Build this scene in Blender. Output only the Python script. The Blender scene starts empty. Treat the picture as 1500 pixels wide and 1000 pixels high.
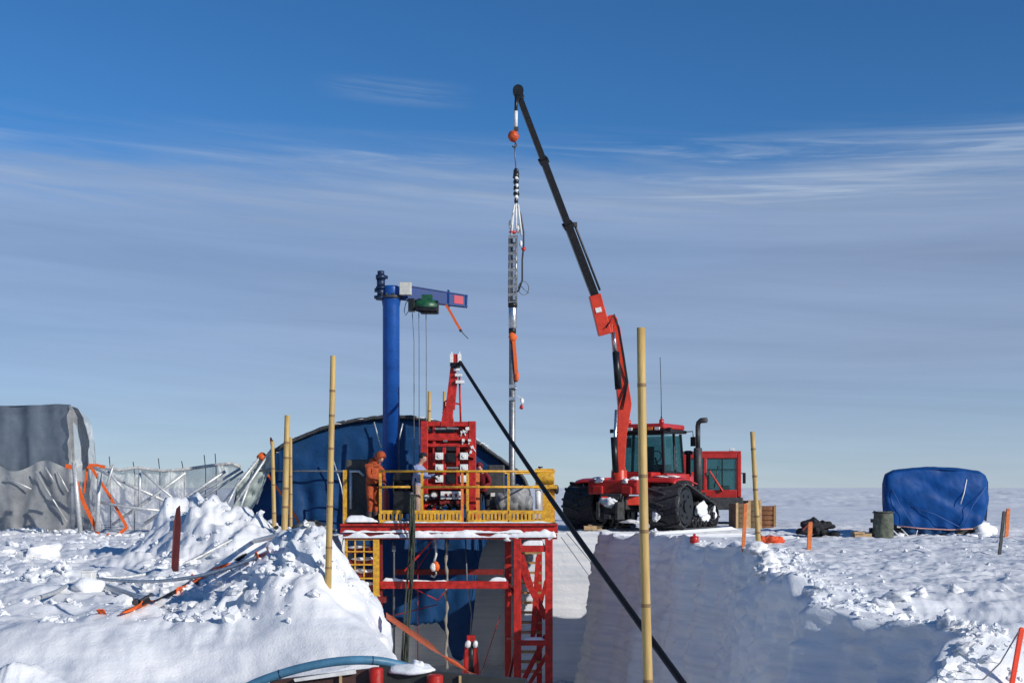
import bpy, bmesh, math, random
from mathutils import Vector, Matrix, noise
from math import sin, cos, pi, radians, sqrt, exp
random.seed(7)
R = random.random
def U(a, b): return a + (b - a) * R()
scene = bpy.context.scene
C = scene.collection
F = 1800.0; CZ = 1.5
def P(px, py, Y):                       # design helper: photo direction at a chosen distance -> world point
    return Vector(((px - 750) / F * Y, Y, CZ - (py - 714) / F * Y))
def lerp(a, b, t): return a + (b - a) * t
def interp(pts, v):
    if v <= pts[0][0]: return pts[0][1]
    for (a, b), (c, d) in zip(pts, pts[1:]):
        if v <= c: return b + (d - b) * (v - a) / (c - a)
    return pts[-1][1]
def sstep(a, b, v):
    t = max(0.0, min(1.0, (v - a) / (b - a))); return t * t * (3 - 2 * t)
def fbm(x, y, z=0.0, o=5): return noise.fractal(Vector((x, y, z)), 1.0, 2.0, o)
def vor(x, y, z=0.0): return noise.voronoi(Vector((x, y, z)))[0][0]

# ------------------------------------------------------------------ mesh builder
_ICO = {}
def ico(sub):
    if sub not in _ICO:
        bm = bmesh.new(); bmesh.ops.create_icosphere(bm, subdivisions=sub, radius=1.0)
        _ICO[sub] = ([v.co.copy() for v in bm.verts], [[v.index for v in f.verts] for f in bm.faces]); bm.free()
    return _ICO[sub]
W = {}
def wmat(o): return W.get(o.name, Matrix())
class MB:
    def __init__(s): s.v = []; s.f = []; s.sm = []
    def _add(s, vs, fs, smooth=False):
        n = len(s.v); s.v += [Vector(v) for v in vs]
        s.f += [[i + n for i in f] for f in fs]; s.sm += [smooth] * len(fs)
        return s
    def box(s, c, sz, rot=None):
        c = Vector(c); hx, hy, hz = sz[0] / 2, sz[1] / 2, sz[2] / 2
        vs = [Vector((x, y, z)) for x in (-hx, hx) for y in (-hy, hy) for z in (-hz, hz)]
        if rot is not None: vs = [rot @ v for v in vs]
        return s._add([v + c for v in vs], [(0, 1, 3, 2), (4, 6, 7, 5), (0, 4, 5, 1), (2, 3, 7, 6), (0, 2, 6, 4), (1, 5, 7, 3)])
    def beam(s, a, b, w, h, up=(0, 0, 1), w2=None, h2=None):
        a = Vector(a); b = Vector(b); d = (b - a).normalized(); up = Vector(up)
        if abs(d.dot(up)) > .98: up = Vector((0, 1, 0))
        x = d.cross(up).normalized(); z = x.cross(d)
        w2 = w if w2 is None else w2; h2 = h if h2 is None else h2
        vs = [p + x * (i * ww / 2) + z * (j * hh / 2) for p, ww, hh in ((a, w, h), (b, w2, h2)) for i, j in ((-1, -1), (1, -1), (1, 1), (-1, 1))]
        return s._add(vs, [(3, 2, 1, 0), (4, 5, 6, 7)] + [(i, (i + 1) % 4, 4 + (i + 1) % 4, 4 + i) for i in range(4)])
    def tube(s, pts, r, n=8, caps=True, flat=1.0):
        pts = [Vector(p) for p in pts]; m = len(pts)
        rs = r if isinstance(r, (list, tuple)) else [r] * m
        d0 = (pts[1] - pts[0]).normalized()
        up = Vector((0, 0, 1)) if abs(d0.z) < .9 else Vector((0, 1, 0))
        x = d0.cross(up).normalized(); vs = []
        for i, p in enumerate(pts):
            d = ((pts[min(i + 1, m - 1)] - pts[max(i - 1, 0)])).normalized()
            x = (x - d * x.dot(d)); x = x.normalized() if x.length > 1e-6 else d.orthogonal().normalized()
            y = d.cross(x)
            vs += [p + (x * cos(2 * pi * k / n) + y * sin(2 * pi * k / n) * flat) * rs[i] for k in range(n)]
        fs = [(i * n + k, i * n + (k + 1) % n, (i + 1) * n + (k + 1) % n, (i + 1) * n + k) for i in range(m - 1) for k in range(n)]
        s._add(vs, fs, True)
        if caps:
            b = len(s.v) - m * n
            s.f += [[b + k for k in reversed(range(n))], [b + (m - 1) * n + k for k in range(n)]]; s.sm += [False, False]
        return s
    def lump(s, c, r, sub=2, amp=.25, fr=1.2, rot=None):
        vs, fs = ico(sub); c = Vector(c); r = Vector(r) if not isinstance(r, (int, float)) else Vector((r, r, r))
        o = Vector((U(0, 99), U(0, 99), U(0, 99))); out = []
        for v in vs:
            k = 1 + amp * noise.noise(v * fr + o) * 2
            w = Vector((v.x * r.x, v.y * r.y, v.z * r.z)) * k
            if rot is not None: w = rot @ w
            out.append(w + c)
        return s._add(out, fs, True)
    def grid(s, nu, nv, fn, smooth=True):
        vs = [fn(i / nu, j / nv) for i in range(nu + 1) for j in range(nv + 1)]
        fs = [(i * (nv + 1) + j, (i + 1) * (nv + 1) + j, (i + 1) * (nv + 1) + j + 1, i * (nv + 1) + j + 1) for i in range(nu) for j in range(nv)]
        return s._add(vs, fs, smooth)
    def prism(s, poly, off):            # planar polygon (3-D points) pushed along off
        n = len(poly); off = Vector(off); a = [Vector(p) for p in poly]
        return s._add(a + [p + off for p in a], [list(range(n))[::-1], [n + i for i in range(n)]] + [(i, (i + 1) % n, n + (i + 1) % n, n + i) for i in range(n)])
    def strip(s, pts, w, side, thick=.004, sag=0):   # flat webbing
        pts = [Vector(p) for p in pts]; side = Vector(side)
        for a, b in zip(pts, pts[1:]):
            s.beam(a, b, w, thick, up=side)
        return s
    def build(s, name, mat, parent=None, local=False, bevel=0, solid=0):
        me = bpy.data.meshes.new(name)
        if parent is not None and not local:
            inv = wmat(parent).inverted(); vs = [inv @ v for v in s.v]
        else: vs = s.v
        me.from_pydata([tuple(v) for v in vs], [], s.f)
        me.polygons.foreach_set('use_smooth', s.sm)
        bm = bmesh.new(); bm.from_mesh(me); bmesh.ops.recalc_face_normals(bm, faces=bm.faces); bm.to_mesh(me); bm.free()
        me.materials.append(mat); o = bpy.data.objects.new(name, me); C.objects.link(o)
        if parent is not None:
            o.parent = parent; W[o.name] = wmat(parent)
        if bevel:
            m = o.modifiers.new('bevel', 'BEVEL'); m.width = bevel; m.segments = 2; m.limit_method = 'ANGLE'
        if solid:
            m = o.modifiers.new('solid', 'SOLIDIFY'); m.thickness = solid; m.offset = 0
        return o
def tag(o, label, cat, group=None):
    o['label'] = label; o['category'] = cat
    if group: o['group'] = group
    return o
def thing(name, label, cat, loc, rotz=0, group=None):
    o = bpy.data.objects.new(name, None); C.objects.link(o); o.empty_display_size = .2
    o.location = loc; o.rotation_euler = (0, 0, rotz)
    W[o.name] = Matrix.Translation(Vector(loc)) @ Matrix.Rotation(rotz, 4, 'Z')
    return tag(o, label, cat, group)
def base(o):                            # a thing that is one mesh: move its origin to its base
    me = o.data; n = len(me.vertices); xs = [v.co for v in me.vertices]
    b = Vector((sum(v.x for v in xs) / n, sum(v.y for v in xs) / n, min(v.z for v in xs)))
    me.transform(Matrix.Translation(-b)); o.location = b; return o
def copy_tree(o, parent=None):
    c = o.copy(); C.objects.link(c)
    if parent is not None: c.parent = parent
    for ch in list(o.children): copy_tree(ch, c)
    return c

# ------------------------------------------------------------------ materials
def mat(name, col, rough=.6, metal=0, var=.15, scale=6, bump=.0, bscale=40, spec=.4, col2=None, coat=0, sheen=0, alpha=1, stretch=None):
    m = bpy.data.materials.new(name); m.use_nodes = True; nt = m.node_tree; N = nt.nodes; L = nt.links
    b = N['Principled BSDF']; b.inputs['Roughness'].default_value = rough; b.inputs['Metallic'].default_value = metal
    b.inputs['Specular IOR Level'].default_value = spec; b.inputs['Coat Weight'].default_value = coat; b.inputs['Alpha'].default_value = alpha
    tc = N.new('ShaderNodeTexCoord'); src = tc.outputs['Object']
    if stretch:
        mp = N.new('ShaderNodeMapping'); mp.inputs['Scale'].default_value = stretch; L.new(src, mp.inputs['Vector']); src = mp.outputs[0]
    nz = N.new('ShaderNodeTexNoise'); nz.inputs['Scale'].default_value = scale; nz.inputs['Detail'].default_value = 6; nz.inputs['Roughness'].default_value = .65
    L.new(src, nz.inputs['Vector'])
    rp = N.new('ShaderNodeValToRGB'); c2 = col2 or tuple(c * (1 - var * 2) for c in col)
    rp.color_ramp.elements[0].position = .32; rp.color_ramp.elements[0].color = (*c2, 1)
    rp.color_ramp.elements[1].position = .66; rp.color_ramp.elements[1].color = (*[min(1, c * (1 + var * .4)) for c in col], 1)
    L.new(nz.outputs['Fac'], rp.inputs['Fac']); L.new(rp.outputs['Color'], b.inputs['Base Color'])
    mr = N.new('ShaderNodeMapRange'); mr.inputs['To Min'].default_value = max(.05, rough - .12); mr.inputs['To Max'].default_value = min(1, rough + .12)
    L.new(nz.outputs['Fac'], mr.inputs['Value']); L.new(mr.outputs[0], b.inputs['Roughness'])
    if bump:
        n2 = N.new('ShaderNodeTexNoise'); n2.inputs['Scale'].default_value = bscale; n2.inputs['Detail'].default_value = 5
        L.new(src, n2.inputs['Vector'])
        bp = N.new('ShaderNodeBump'); bp.inputs['Strength'].default_value = bump; bp.inputs['Distance'].default_value = .05
        L.new(n2.outputs['Fac'], bp.inputs['Height']); L.new(bp.outputs[0], b.inputs['Normal'])
    return m
def snow_mat():
    m = bpy.data.materials.new('snow'); m.use_nodes = True; nt = m.node_tree; N = nt.nodes; L = nt.links
    b = N['Principled BSDF']; b.inputs['Roughness'].default_value = .65; b.inputs['Specular IOR Level'].default_value = .25
    tc = N.new('ShaderNodeTexCoord'); src = tc.outputs['Object']
    n1 = N.new('ShaderNodeTexNoise'); n1.inputs['Scale'].default_value = 1.3; n1.inputs['Detail'].default_value = 8; n1.inputs['Roughness'].default_value = .6; L.new(src, n1.inputs['Vector'])
    rp = N.new('ShaderNodeValToRGB'); rp.color_ramp.elements[0].position = .3; rp.color_ramp.elements[0].color = (.72, .735, .755, 1)
    rp.color_ramp.elements[1].position = .65; rp.color_ramp.elements[1].color = (.81, .815, .825, 1)
    L.new(n1.outputs['Fac'], rp.inputs['Fac'])
    ml = N.new('ShaderNodeMapping'); ml.inputs['Scale'].default_value = (.35, .35, 9); L.new(src, ml.inputs['Vector'])   # packed layers in the cut snow
    nl = N.new('ShaderNodeTexNoise'); nl.inputs['Scale'].default_value = 1; nl.inputs['Detail'].default_value = 6; L.new(ml.outputs[0], nl.inputs['Vector'])
    rl = N.new('ShaderNodeValToRGB'); rl.color_ramp.elements[0].position = .36; rl.color_ramp.elements[0].color = (.86, .89, .93, 1); rl.color_ramp.elements[1].position = .55; rl.color_ramp.elements[1].color = (1, 1, 1, 1)
    L.new(nl.outputs['Fac'], rl.inputs['Fac']); mxl = N.new('ShaderNodeMix'); mxl.data_type = 'RGBA'; mxl.blend_type = 'MULTIPLY'; mxl.inputs['Factor'].default_value = 1
    L.new(rp.outputs[0], mxl.inputs['A']); L.new(rl.outputs[0], mxl.inputs['B']); L.new(mxl.outputs['Result'], b.inputs['Base Color'])
    mp = N.new('ShaderNodeMapping'); mp.inputs['Scale'].default_value = (1, .8, 1.6); L.new(src, mp.inputs['Vector'])
    n2 = N.new('ShaderNodeTexNoise'); n2.inputs['Scale'].default_value = 9; n2.inputs['Detail'].default_value = 9; n2.inputs['Roughness'].default_value = .68; L.new(mp.outputs[0], n2.inputs['Vector'])
    bp = N.new('ShaderNodeBump'); bp.inputs['Strength'].default_value = .36; bp.inputs['Distance'].default_value = .03
    n3 = N.new('ShaderNodeTexNoise'); n3.inputs['Scale'].default_value = 1.1; n3.inputs['Detail'].default_value = 6; L.new(mp.outputs[0], n3.inputs['Vector'])
    b3 = N.new('ShaderNodeBump'); b3.inputs['Strength'].default_value = .32; b3.inputs['Distance'].default_value = .16
    L.new(n3.outputs['Fac'], b3.inputs['Height'])
    n4 = N.new('ShaderNodeTexNoise'); n4.inputs['Scale'].default_value = 48; n4.inputs['Detail'].default_value = 3; L.new(src, n4.inputs['Vector'])
    b4 = N.new('ShaderNodeBump'); b4.inputs['Strength'].default_value = .4; b4.inputs['Distance'].default_value = .012; L.new(n4.outputs['Fac'], b4.inputs['Height']); L.new(b3.outputs[0], b4.inputs['Normal']); L.new(b4.outputs[0], bp.inputs['Normal'])
    L.new(n2.outputs['Fac'], bp.inputs['Height']); L.new(bp.outputs[0], b.inputs['Normal'])
    return m
SNOW = snow_mat()
RED = mat('red_paint', (.52, .022, .014), .45, var=.3, scale=7, bump=.12, bscale=50)
REDT = mat('tractor_red_paint', (.5, .025, .02), .35, var=.15, scale=3, coat=.25)
CRANE = mat('crane_red_paint', (.62, .045, .02), .4, var=.14, scale=4)
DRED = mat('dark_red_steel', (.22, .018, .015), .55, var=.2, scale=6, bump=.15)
YEL = mat('yellow_paint', (.72, .4, .025), .45, var=.15, scale=11, col2=(.36, .17, .03))
BLUE = mat('blue_paint', (.008, .075, .32), .42, var=.15, scale=3, spec=.3)
NAVY = mat('navy_machine_paint', (.012, .03, .085), .4, var=.3, scale=9)
TARP = mat('blue_tarpaulin', (.006, .05, .15), .6, var=.14, scale=2.2, bump=.25, bscale=9, spec=.22)
TARP2 = mat('bright_blue_tarpaulin', (.003, .06, .24), .55, var=.12, scale=2.5, bump=.05, bscale=7, spec=.16)
BLACK = mat('black_rubber', (.014, .014, .016), .6, var=.25, scale=12, bump=.2)
TREAD = mat('track_rubber', (.07, .07, .075), .6, var=.1, scale=14, bump=.3, col2=(.012, .012, .014))
_e = [n for n in TREAD.node_tree.nodes if n.type == 'VALTORGB'][0].color_ramp.elements.new(.72); _e.color = (.42, .43, .45, 1)
BLKM = mat('black_metal', (.012, .013, .016), .38, var=.3, scale=7)
DGREY = mat('dark_grey_steel', (.06, .062, .065), .5, var=.3, scale=8, bump=.15)
GREY = mat('grey_metal', (.3, .31, .32), .42, metal=.6, var=.2, scale=10)
STEEL = mat('bright_steel', (.62, .63, .65), .28, metal=.9, var=.2, scale=14)
WHITE = mat('white_paint', (.75, .75, .73), .45, var=.12, scale=10)
PALE = mat('pale_aluminium', (.62, .64, .64), .4, metal=.35, var=.2, scale=14)
ORANGE = mat('orange_webbing', (.8, .13, .02), .6, var=.16, scale=25, bump=.2, bscale=120)
ORSTK = mat('orange_stake_paint', (.75, .2, .05), .55, var=.2, scale=12)
SUIT = mat('orange_suit_cloth', (.42, .075, .02), .8, var=.25, scale=9, bump=.5, bscale=22)
SHIRT = mat('pale_blue_cloth', (.28, .33, .52), .8, var=.15, scale=9, bump=.4, bscale=22)
TROU = mat('beige_cloth', (.42, .3, .24), .8, var=.2, scale=9, bump=.4)
PARKA = mat('dark_red_cloth', (.2, .012, .02), .8, var=.25, scale=9, bump=.4)
DCLOTH = mat('black_cloth', (.018, .018, .024), .8, var=.25, scale=9, bump=.4)
SKIN = mat('skin', (.5, .27, .19), .55, var=.1, scale=12)
BOOT = mat('boot_leather', (.05, .03, .03), .6, var=.2, scale=14)
GREEN = mat('green_hoist_paint', (.012, .1, .045), .4, var=.3, scale=9)
NETG = mat('dark_green_hose', (.045, .058, .042), .65, var=.3, scale=9, bump=.3)
OLIVE = mat('olive_canvas', (.12, .135, .1), .8, var=.25, scale=7, bump=.5, bscale=14)
WOOD = mat('raw_timber', (.42, .24, .1), .75, var=.25, scale=5, bump=.2, stretch=(1, 1, .2))
OLDWOOD = mat('weathered_board', (.2, .13, .07), .8, var=.3, scale=5, bump=.3, stretch=(1, 1, .2))
REDWOOD = mat('reddish_board', (.33, .15, .07), .8, var=.3, scale=5, bump=.3, stretch=(1, 1, .2))
HOSEB = mat('blue_hose_rubber', (.07, .2, .32), .45, var=.18, scale=6)
BROWN = mat('brown_panel', (.075, .036, .03), .55, var=.25, scale=4, bump=.1)
DGREEN = mat('dark_panel', (.03, .034, .032), .5, var=.25, scale=4)
RUSTY = mat('maroon_plank', (.11, .018, .018), .6, var=.25, scale=5)
AMBER = mat('amber_lens', (.8, .24, .03), .2, var=.1)
REDLENS = mat('red_lens', (.5, .02, .02), .2, var=.1)
CABLEG = mat('steel_wire', (.16, .17, .19), .45, metal=.3, var=.2)
CARD = mat('cardboard', (.5, .34, .18), .8, var=.2)
def bamboo_mat():
    m = mat('bamboo', (.52, .36, .13), .5, var=.12, scale=4, bump=.12, bscale=25, stretch=(6, 6, .6), col2=(.36, .23, .08))
    return m
BAMB = bamboo_mat()
BAMBD = mat('bamboo_node', (.26, .16, .07), .6, var=.2)
def film(name, col, alpha, rough=.42, scale=3, a2=None):
    m = mat(name, col, rough, var=.1, scale=scale, bump=.35, bscale=4.5, spec=.4)
    nt = m.node_tree; N = nt.nodes; L = nt.links; b = N['Principled BSDF']
    tc = N.new('ShaderNodeTexCoord'); nz = N.new('ShaderNodeTexNoise'); nz.inputs['Scale'].default_value = 1.1; nz.inputs['Detail'].default_value = 7
    L.new(tc.outputs['Object'], nz.inputs['Vector'])
    mr = N.new('ShaderNodeMapRange'); mr.inputs['From Min'].default_value = .3; mr.inputs['From Max'].default_value = .7
    mr.inputs['To Min'].default_value = alpha; mr.inputs['To Max'].default_value = a2 if a2 else min(1, alpha + .25)
    L.new(nz.outputs['Fac'], mr.inputs['Value']); L.new(mr.outputs[0], b.inputs['Alpha'])
    return m
FILM = film('grey_clear_plastic', (.40, .41, .415), .38, a2=.75)
FILMD = film('smoky_plastic', (.095, .12, .155), .94, a2=.99)
FILMG = film('pale_green_plastic', (.42, .48, .45), .75, a2=.95)
def net_mat():
    m = film('net_sheet', (.3, .305, .31), .28, rough=.5, a2=.65); nt = m.node_tree; N = nt.nodes; L = nt.links; b = N['Principled BSDF']
    tc = N.new('ShaderNodeTexCoord'); mp = N.new('ShaderNodeMapping'); mp.inputs['Scale'].default_value = (7, 7, .7); L.new(tc.outputs['Object'], mp.inputs['Vector'])
    nz = N.new('ShaderNodeTexNoise'); nz.inputs['Scale'].default_value = 2.5; nz.inputs['Detail'].default_value = 4; L.new(mp.outputs[0], nz.inputs['Vector'])
    rp = N.new('ShaderNodeValToRGB'); rp.color_ramp.elements[0].position = .35; rp.color_ramp.elements[0].color = (.22, .225, .23, 1)
    rp.color_ramp.elements[1].position = .65; rp.color_ramp.elements[1].color = (.62, .62, .61, 1)
    L.new(nz.outputs['Fac'], rp.inputs['Fac']); L.new(rp.outputs[0], b.inputs['Base Color'])
    return m
NET = net_mat()
def glass_mat():
    m = bpy.data.materials.new('cab_glass'); m.use_nodes = True; nt = m.node_tree; N = nt.nodes; L = nt.links
    b = N['Principled BSDF']; b.inputs['Base Color'].default_value = (.03, .09, .1, 1); b.inputs['Roughness'].default_value = .04; b.inputs['Specular IOR Level'].default_value = .9
    tr = N.new('ShaderNodeBsdfTransparent'); tr.inputs['Color'].default_value = (.68, .88, .9, 1)
    mx = N.new('ShaderNodeMixShader'); mx.inputs[0].default_value = .34
    L.new(tr.outputs[0], mx.inputs[1]); L.new(b.outputs[0], mx.inputs[2]); L.new(mx.outputs[0], N['Material Output'].inputs['Surface'])
    return m
GLASS = glass_mat()

# ------------------------------------------------------------------ terrain
XR = [(3, 3.1), (9, 3.45), (10.5, 3.5), (12, 4.2), (12.8, 4.7), (13.3, 4.2), (14.2, 3.85), (16.3, 3.85), (19.5, 4.0), (22, 4.45), (25, 5.0), (27.5, 5.15), (30, 4.6), (33.3, 3.8), (36.2, 2.75), (36.6, 2.6), (36.9, 7.5), (40.9, 8.2), (41.3, .95), (48, .95)]
XL = [(3, -2.9), (10.3, -2.75), (10.62, -2.4), (10.95, -1.12), (13, -1.3), (16, -1.9), (20, -3.2), (30, -4.9), (33, -5.3), (47, -5.6)]
def xr(Y):
    n = .28 * fbm(.9 * Y, 7.3) + .12 * fbm(3.1 * Y, 2.2)
    return interp(XR, Y) + n * sstep(6, 9, Y) * (1 if Y < 36 else .15)
def xl(Y): return interp(XL, Y) + .22 * fbm(.8 * Y, 31.0)
def depth(Y, x):
    n = .25 * fbm(x * .9, Y * .4, 5) 
    d = -interp([(8.6, 0), (8.9, 2.2), (13, 2.3), (17, 4.6), (24, 5.0), (45.3 + n, 5.0), (45.7 + n, 3.5), (46.15 + n, .35), (47.2, 0)], Y)
    return d
BUMPS = [(-2.25, 14.2, .86, 1.7, .80), (-1.75, 12.6, .75, 1.1, .46), (-2.75, 15.9, .9, 1.2, .52), (-1.55, 11.6, .9, .7, .12),
         (-6.45, 24.2, .55, 1.0, 1.05), (-5.55, 23.2, .8, 1.3, .72), (-4.7, 22.2, .8, 1.6, .55), (-4.6, 11.2, 2.6, .9, .2),
         (-3.45, 8.6, .6, .32, .72), (-3.6, 12.2, 1.3, .7, .16), (-7.2, 21, 1.2, 1.5, .2), (-9.5, 26, 2.5, 2.0, .2)]
def zleft(x, Y):
    z = 0
    for cx, cy, sx, sy, h in BUMPS:
        if x < cx and h > .33: sx *= .78
        q = ((x - cx) / sx) ** 2 + ((Y - cy) / sy) ** 2
        if q < 9: z += h * .82 * exp(-.5 * q ** 1.7) if h in (.8, .52) else h * exp(-.5 * q)
    smooth = exp(-.5 * (((Y - 10.3) / 1.7) ** 2))                       # wind-smoothed front bank
    mound = exp(-.5 * (((x + 2.2) / 1.2) ** 2 + ((Y - 13.5) / 2.2) ** 2))
    a = (1 - .85 * smooth) * (1 - .45 * mound) * sstep(60, 30, Y)
    z -= .52 * sstep(.85, .0, xl(Y) - x) * sstep(11.2, 12.5, Y) * sstep(24, 17, Y)
    z += a * (.13 * fbm(x * .7, Y * .7, 3) + .05 * fbm(x * 2.6, Y * 2.0, 9))
    m = sstep(-.05, .35, fbm(x * .5, Y * .5, 21))
    wx = x + .25 * fbm(x * 2, Y * 2, 4, 3); wy = Y + .25 * fbm(x * 2, Y * 2, 14, 3)
    z += a * m * .24 * max(0, .48 - vor(wx * 1.9, wy * 1.5, 1))
    z += a * .1 * max(0, .4 - vor(wx * 4.3, wy * 3.6, 2))
    lump = mound * sstep(11.3, 12.6, Y)
    z += .30 * exp(-(((x + 3.9) / .5) ** 2 + ((Y - 8.6) / .35) ** 2)) * (fbm(x * 2.2, Y * 2.2, 46) + .4 * fbm(x * 7, Y * 7, 47))
    z += .32 * lump * max(0, .5 - vor(wx * 2.2, wy * 1.7, 8)) + .10 * lump * fbm(x * 1.6, Y * 1.6, 12) + .06 * lump * fbm(x * 4.5, Y * 3.6, 13) +   .24 * lump * (.35 - abs(fbm(x * 1.5 + .4 * wx, Y * 1.1, 50, 3)) * 1.6)
    fl = exp(-.5 * (((x + 3.1) / .6) ** 2 + ((Y - 13.6) / 1.3) ** 2)); z += fl * (.22 * max(0, .5 - vor(wx * 3.2, wy * 2.4, 19)) + .10 * fbm(x * 3, Y * 2.4, 20))
    z += -.10 * exp(-((Y - 10.95 - .35 * (x + 3.2) ** 2 * .3) / .35) ** 2) * sstep(-1.6, -2.6, x)
    c = exp(-.5 * (((x + 5.6) / 1.3) ** 2 + ((Y - 23.4) / 1.8) ** 2))
    z += c * (.32 * fbm(x * 1.3, Y * .9, 17) + .3 * (.3 - abs(fbm(x * 1.5, Y * .8, 52, 4)) * 1.5) + .25 * max(0, .5 - vor(wx * 1.4, wy * 1.1, 18)))
    z += .03 * fbm(x * .25, Y * .35, 40)
    fy = Y + .5 * sin(x * 1.1 + .6) + .25 * fbm(x * .9, 3, 41)
    z -= .46 * sstep(13.4, 9.6, fy) * sstep(-8, -5, x)
    z += smooth * (.16 * fbm(x * .55 + .3 * Y, Y * .5, 44, 2) + .05 * (.3 - abs(fbm(x * .8 + .5 * Y, Y * .9, 48, 3)) * 1.5) + .035 * fbm(x * 2.2, Y * 2.6, 45, 3))
    z -= 0 + .5 * sstep(10.9, 9.5, Y) * sstep(-2.2, -1.2, x)
    return z
def zright(x, Y, e):
    d = x - e
    k = exp(-max(0, d) / .55) * sstep(42, 36, Y) * (.3 + .7 * sstep(13, 17, Y))
    z = k * (.16 + .3 * fbm(x * 1.1, Y * 1.1, 51))
    far = sstep(90, 25, Y)
    z += far * (.07 * fbm(x * .45, Y * .8, 60) + .06 * fbm(x * 2.1, Y * 2.4, 61))
    wx = x + .2 * fbm(x * 2, Y * 2, 4, 3); wy = Y + .2 * fbm(x * 2, Y * 2, 14, 3)
    m = sstep(-.12, .3, fbm(x * .4, Y * .4, 71))
    z += far * m * .09 * max(0, .45 - vor(wx * 1.5, wy * 1.9, 3)) + far * (.05 * fbm(x * .9, Y * 2.6, 62)) + far * .07 * max(0, .4 - vor(wx * 4.2, wy * 3.8, 5))
    z += -.5 * sstep(16.6, 14.7, Y + .3 * fbm(x * .7, 0, 80)) * sstep(.2, 1.8, d) * (1 - .3 * sstep(6, 9, x))
    z += -.95 * sstep(13.1, 10.4, Y + .35 * fbm(x * .8, 0, 81))
    return z
def zfar(x, Y):
    s = sstep(55, 140, Y) * sstep(4200, 300, Y)
    return s * (.35 * fbm(x * .06, Y * .045, 90) + .3 * fbm(x * .22, Y * .16, 91)) + .9 * sstep(400, 2500, Y) * fbm(x * .0012, Y * .0012, 93) * .4
def ground(x, Y):
    l, r = xl(Y), xr(Y)
    if Y > 46.5: w = sstep(l, r, x); return lerp(zleft(x, Y), zright(x, Y, r), w) + zfar(x, Y)
    if x <= l: return zleft(x, Y)
    if x >= r: return zright(x, Y, r)
    return depth(Y, x)
def G(px, py, near=6.0, far=120.0, lift=0.0):       # where a photo direction meets the snow
    Y = near
    while Y < far:
        p = P(px, py, Y)
        if p.z <= ground(p.x, Y) + lift: return Vector((p.x, Y, ground(p.x, Y) + lift))
        Y *= 1.004
    return P(px, py, far)

def make_ground():
    rows = [3.0]
    while rows[-1] < 8.4: rows.append(rows[-1] + .09)
    while rows[-1] < 40: rows.append(rows[-1] * 1.0052)
    while rows[-1] < 40.9: rows.append(rows[-1] + .05)
    while rows[-1] < 41.35: rows.append(rows[-1] + .011)
    while rows[-1] < 47.3: rows.append(rows[-1] + .06)
    while rows[-1] < 90: rows.append(rows[-1] * 1.008)
    while rows[-1] < 9000: rows.append(rows[-1] * 1.045)
    NG, NLW, NF, NRW = 270, 24, 14, 96
    vs = []
    for Y in rows:
        l, r = xl(Y), xr(Y)
        Wd = .46 * Y + 1.5
        row = []
        for i in range(NG + 1):                      # left ground
            t = 1 - i / NG
            x = lerp(l, -Wd, t / .9) if t <= .9 else -Wd - (t - .9) / .1 * (.8 * Y + 12)
            z = zleft(x, Y) if Y < 60 else 0
            row.append((x, Y, z + zfar(x, Y)))
        zl0 = row[-1][2]; zr0 = zright(r, Y, r) if Y < 95 else 0
        if Y > 46.5: zr0 = lerp(zl0, zr0, 1)
        for i in range(1, NLW + 1):                  # left wall
            t = i / NLW; d = depth(Y, l); dd = -d
            z = lerp(zl0, d, t)
            bul = .25 * sin(pi * t) * fbm(Y * .8, z * .8, 3) + .12 * fbm(Y * 2.2, z * 2.2, 4)
            row.append((l + (.25 * t) * min(1, dd) + bul * min(1, dd) + .003 * i, Y, z))
        d0 = depth(Y, r - .6)
        xb = r - .09 * min(5, -d0)
        x0 = row[-1][0]
        for i in range(1, NF):
            t = i / NF; x = lerp(x0, xb - .3, t); row.append((x, Y, depth(Y, x) + (.12 * fbm(x * 1.5, Y * 1.5, 8) if depth(Y, x) < -1 else (1 - min(1, -depth(Y, x))) * lerp(zl0, zr0, t))))
        for i in range(NRW, 0, -1):                  # right wall, bottom to top
            t = i / NRW; d = depth(Y, r - .6); dd = min(1, -d)
            z = lerp(zr0, d, t ** 1.15)
            bul = .15 * fbm(Y * .5, z * .45, 33) + .06 * fbm(Y * 1.9, z * 1.8, 34) + .10 * fbm(Y * 3.2 + z * 2, z * 5, 35, 6)
            lip = .30 * exp(-t * 12) * fbm(Y * 2.3, t * 6, 36) + .20 * (1 - exp(-t * 22)) * (.6 + .9 * fbm(Y * 1.4, 2, 37))
            ease = min(1, t * 9)
            x = r - .09 * (zr0 - z) - (bul * ease + lip) * dd - .003 * i
            row.append((x, Y, z))
        for i in range(NG + 1):                      # right ground
            t = i / NG
            q = t / .9
            x = lerp(r, Wd, q ** 1.25) if t <= .9 else Wd + (t - .9) / .1 * (.8 * Y + 12)
            z = zright(x, Y, r) if Y < 95 else 0
            row.append((x, Y, z + zfar(x, Y)))
        vs += row
    n = len(row); m = len(rows)
    fs = [(i * n + j, i * n + j + 1, (i + 1) * n + j + 1, (i + 1) * n + j) for i in range(m - 1) for j in range(n - 1)]
    me = bpy.data.meshes.new('snow_ground'); me.from_pydata(vs, [], fs)
    me.polygons.foreach_set('use_smooth', [True] * len(fs)); me.materials.append(SNOW)
    o = bpy.data.objects.new('snow_ground', me); C.objects.link(o); o['kind'] = 'structure'
make_ground()

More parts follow.
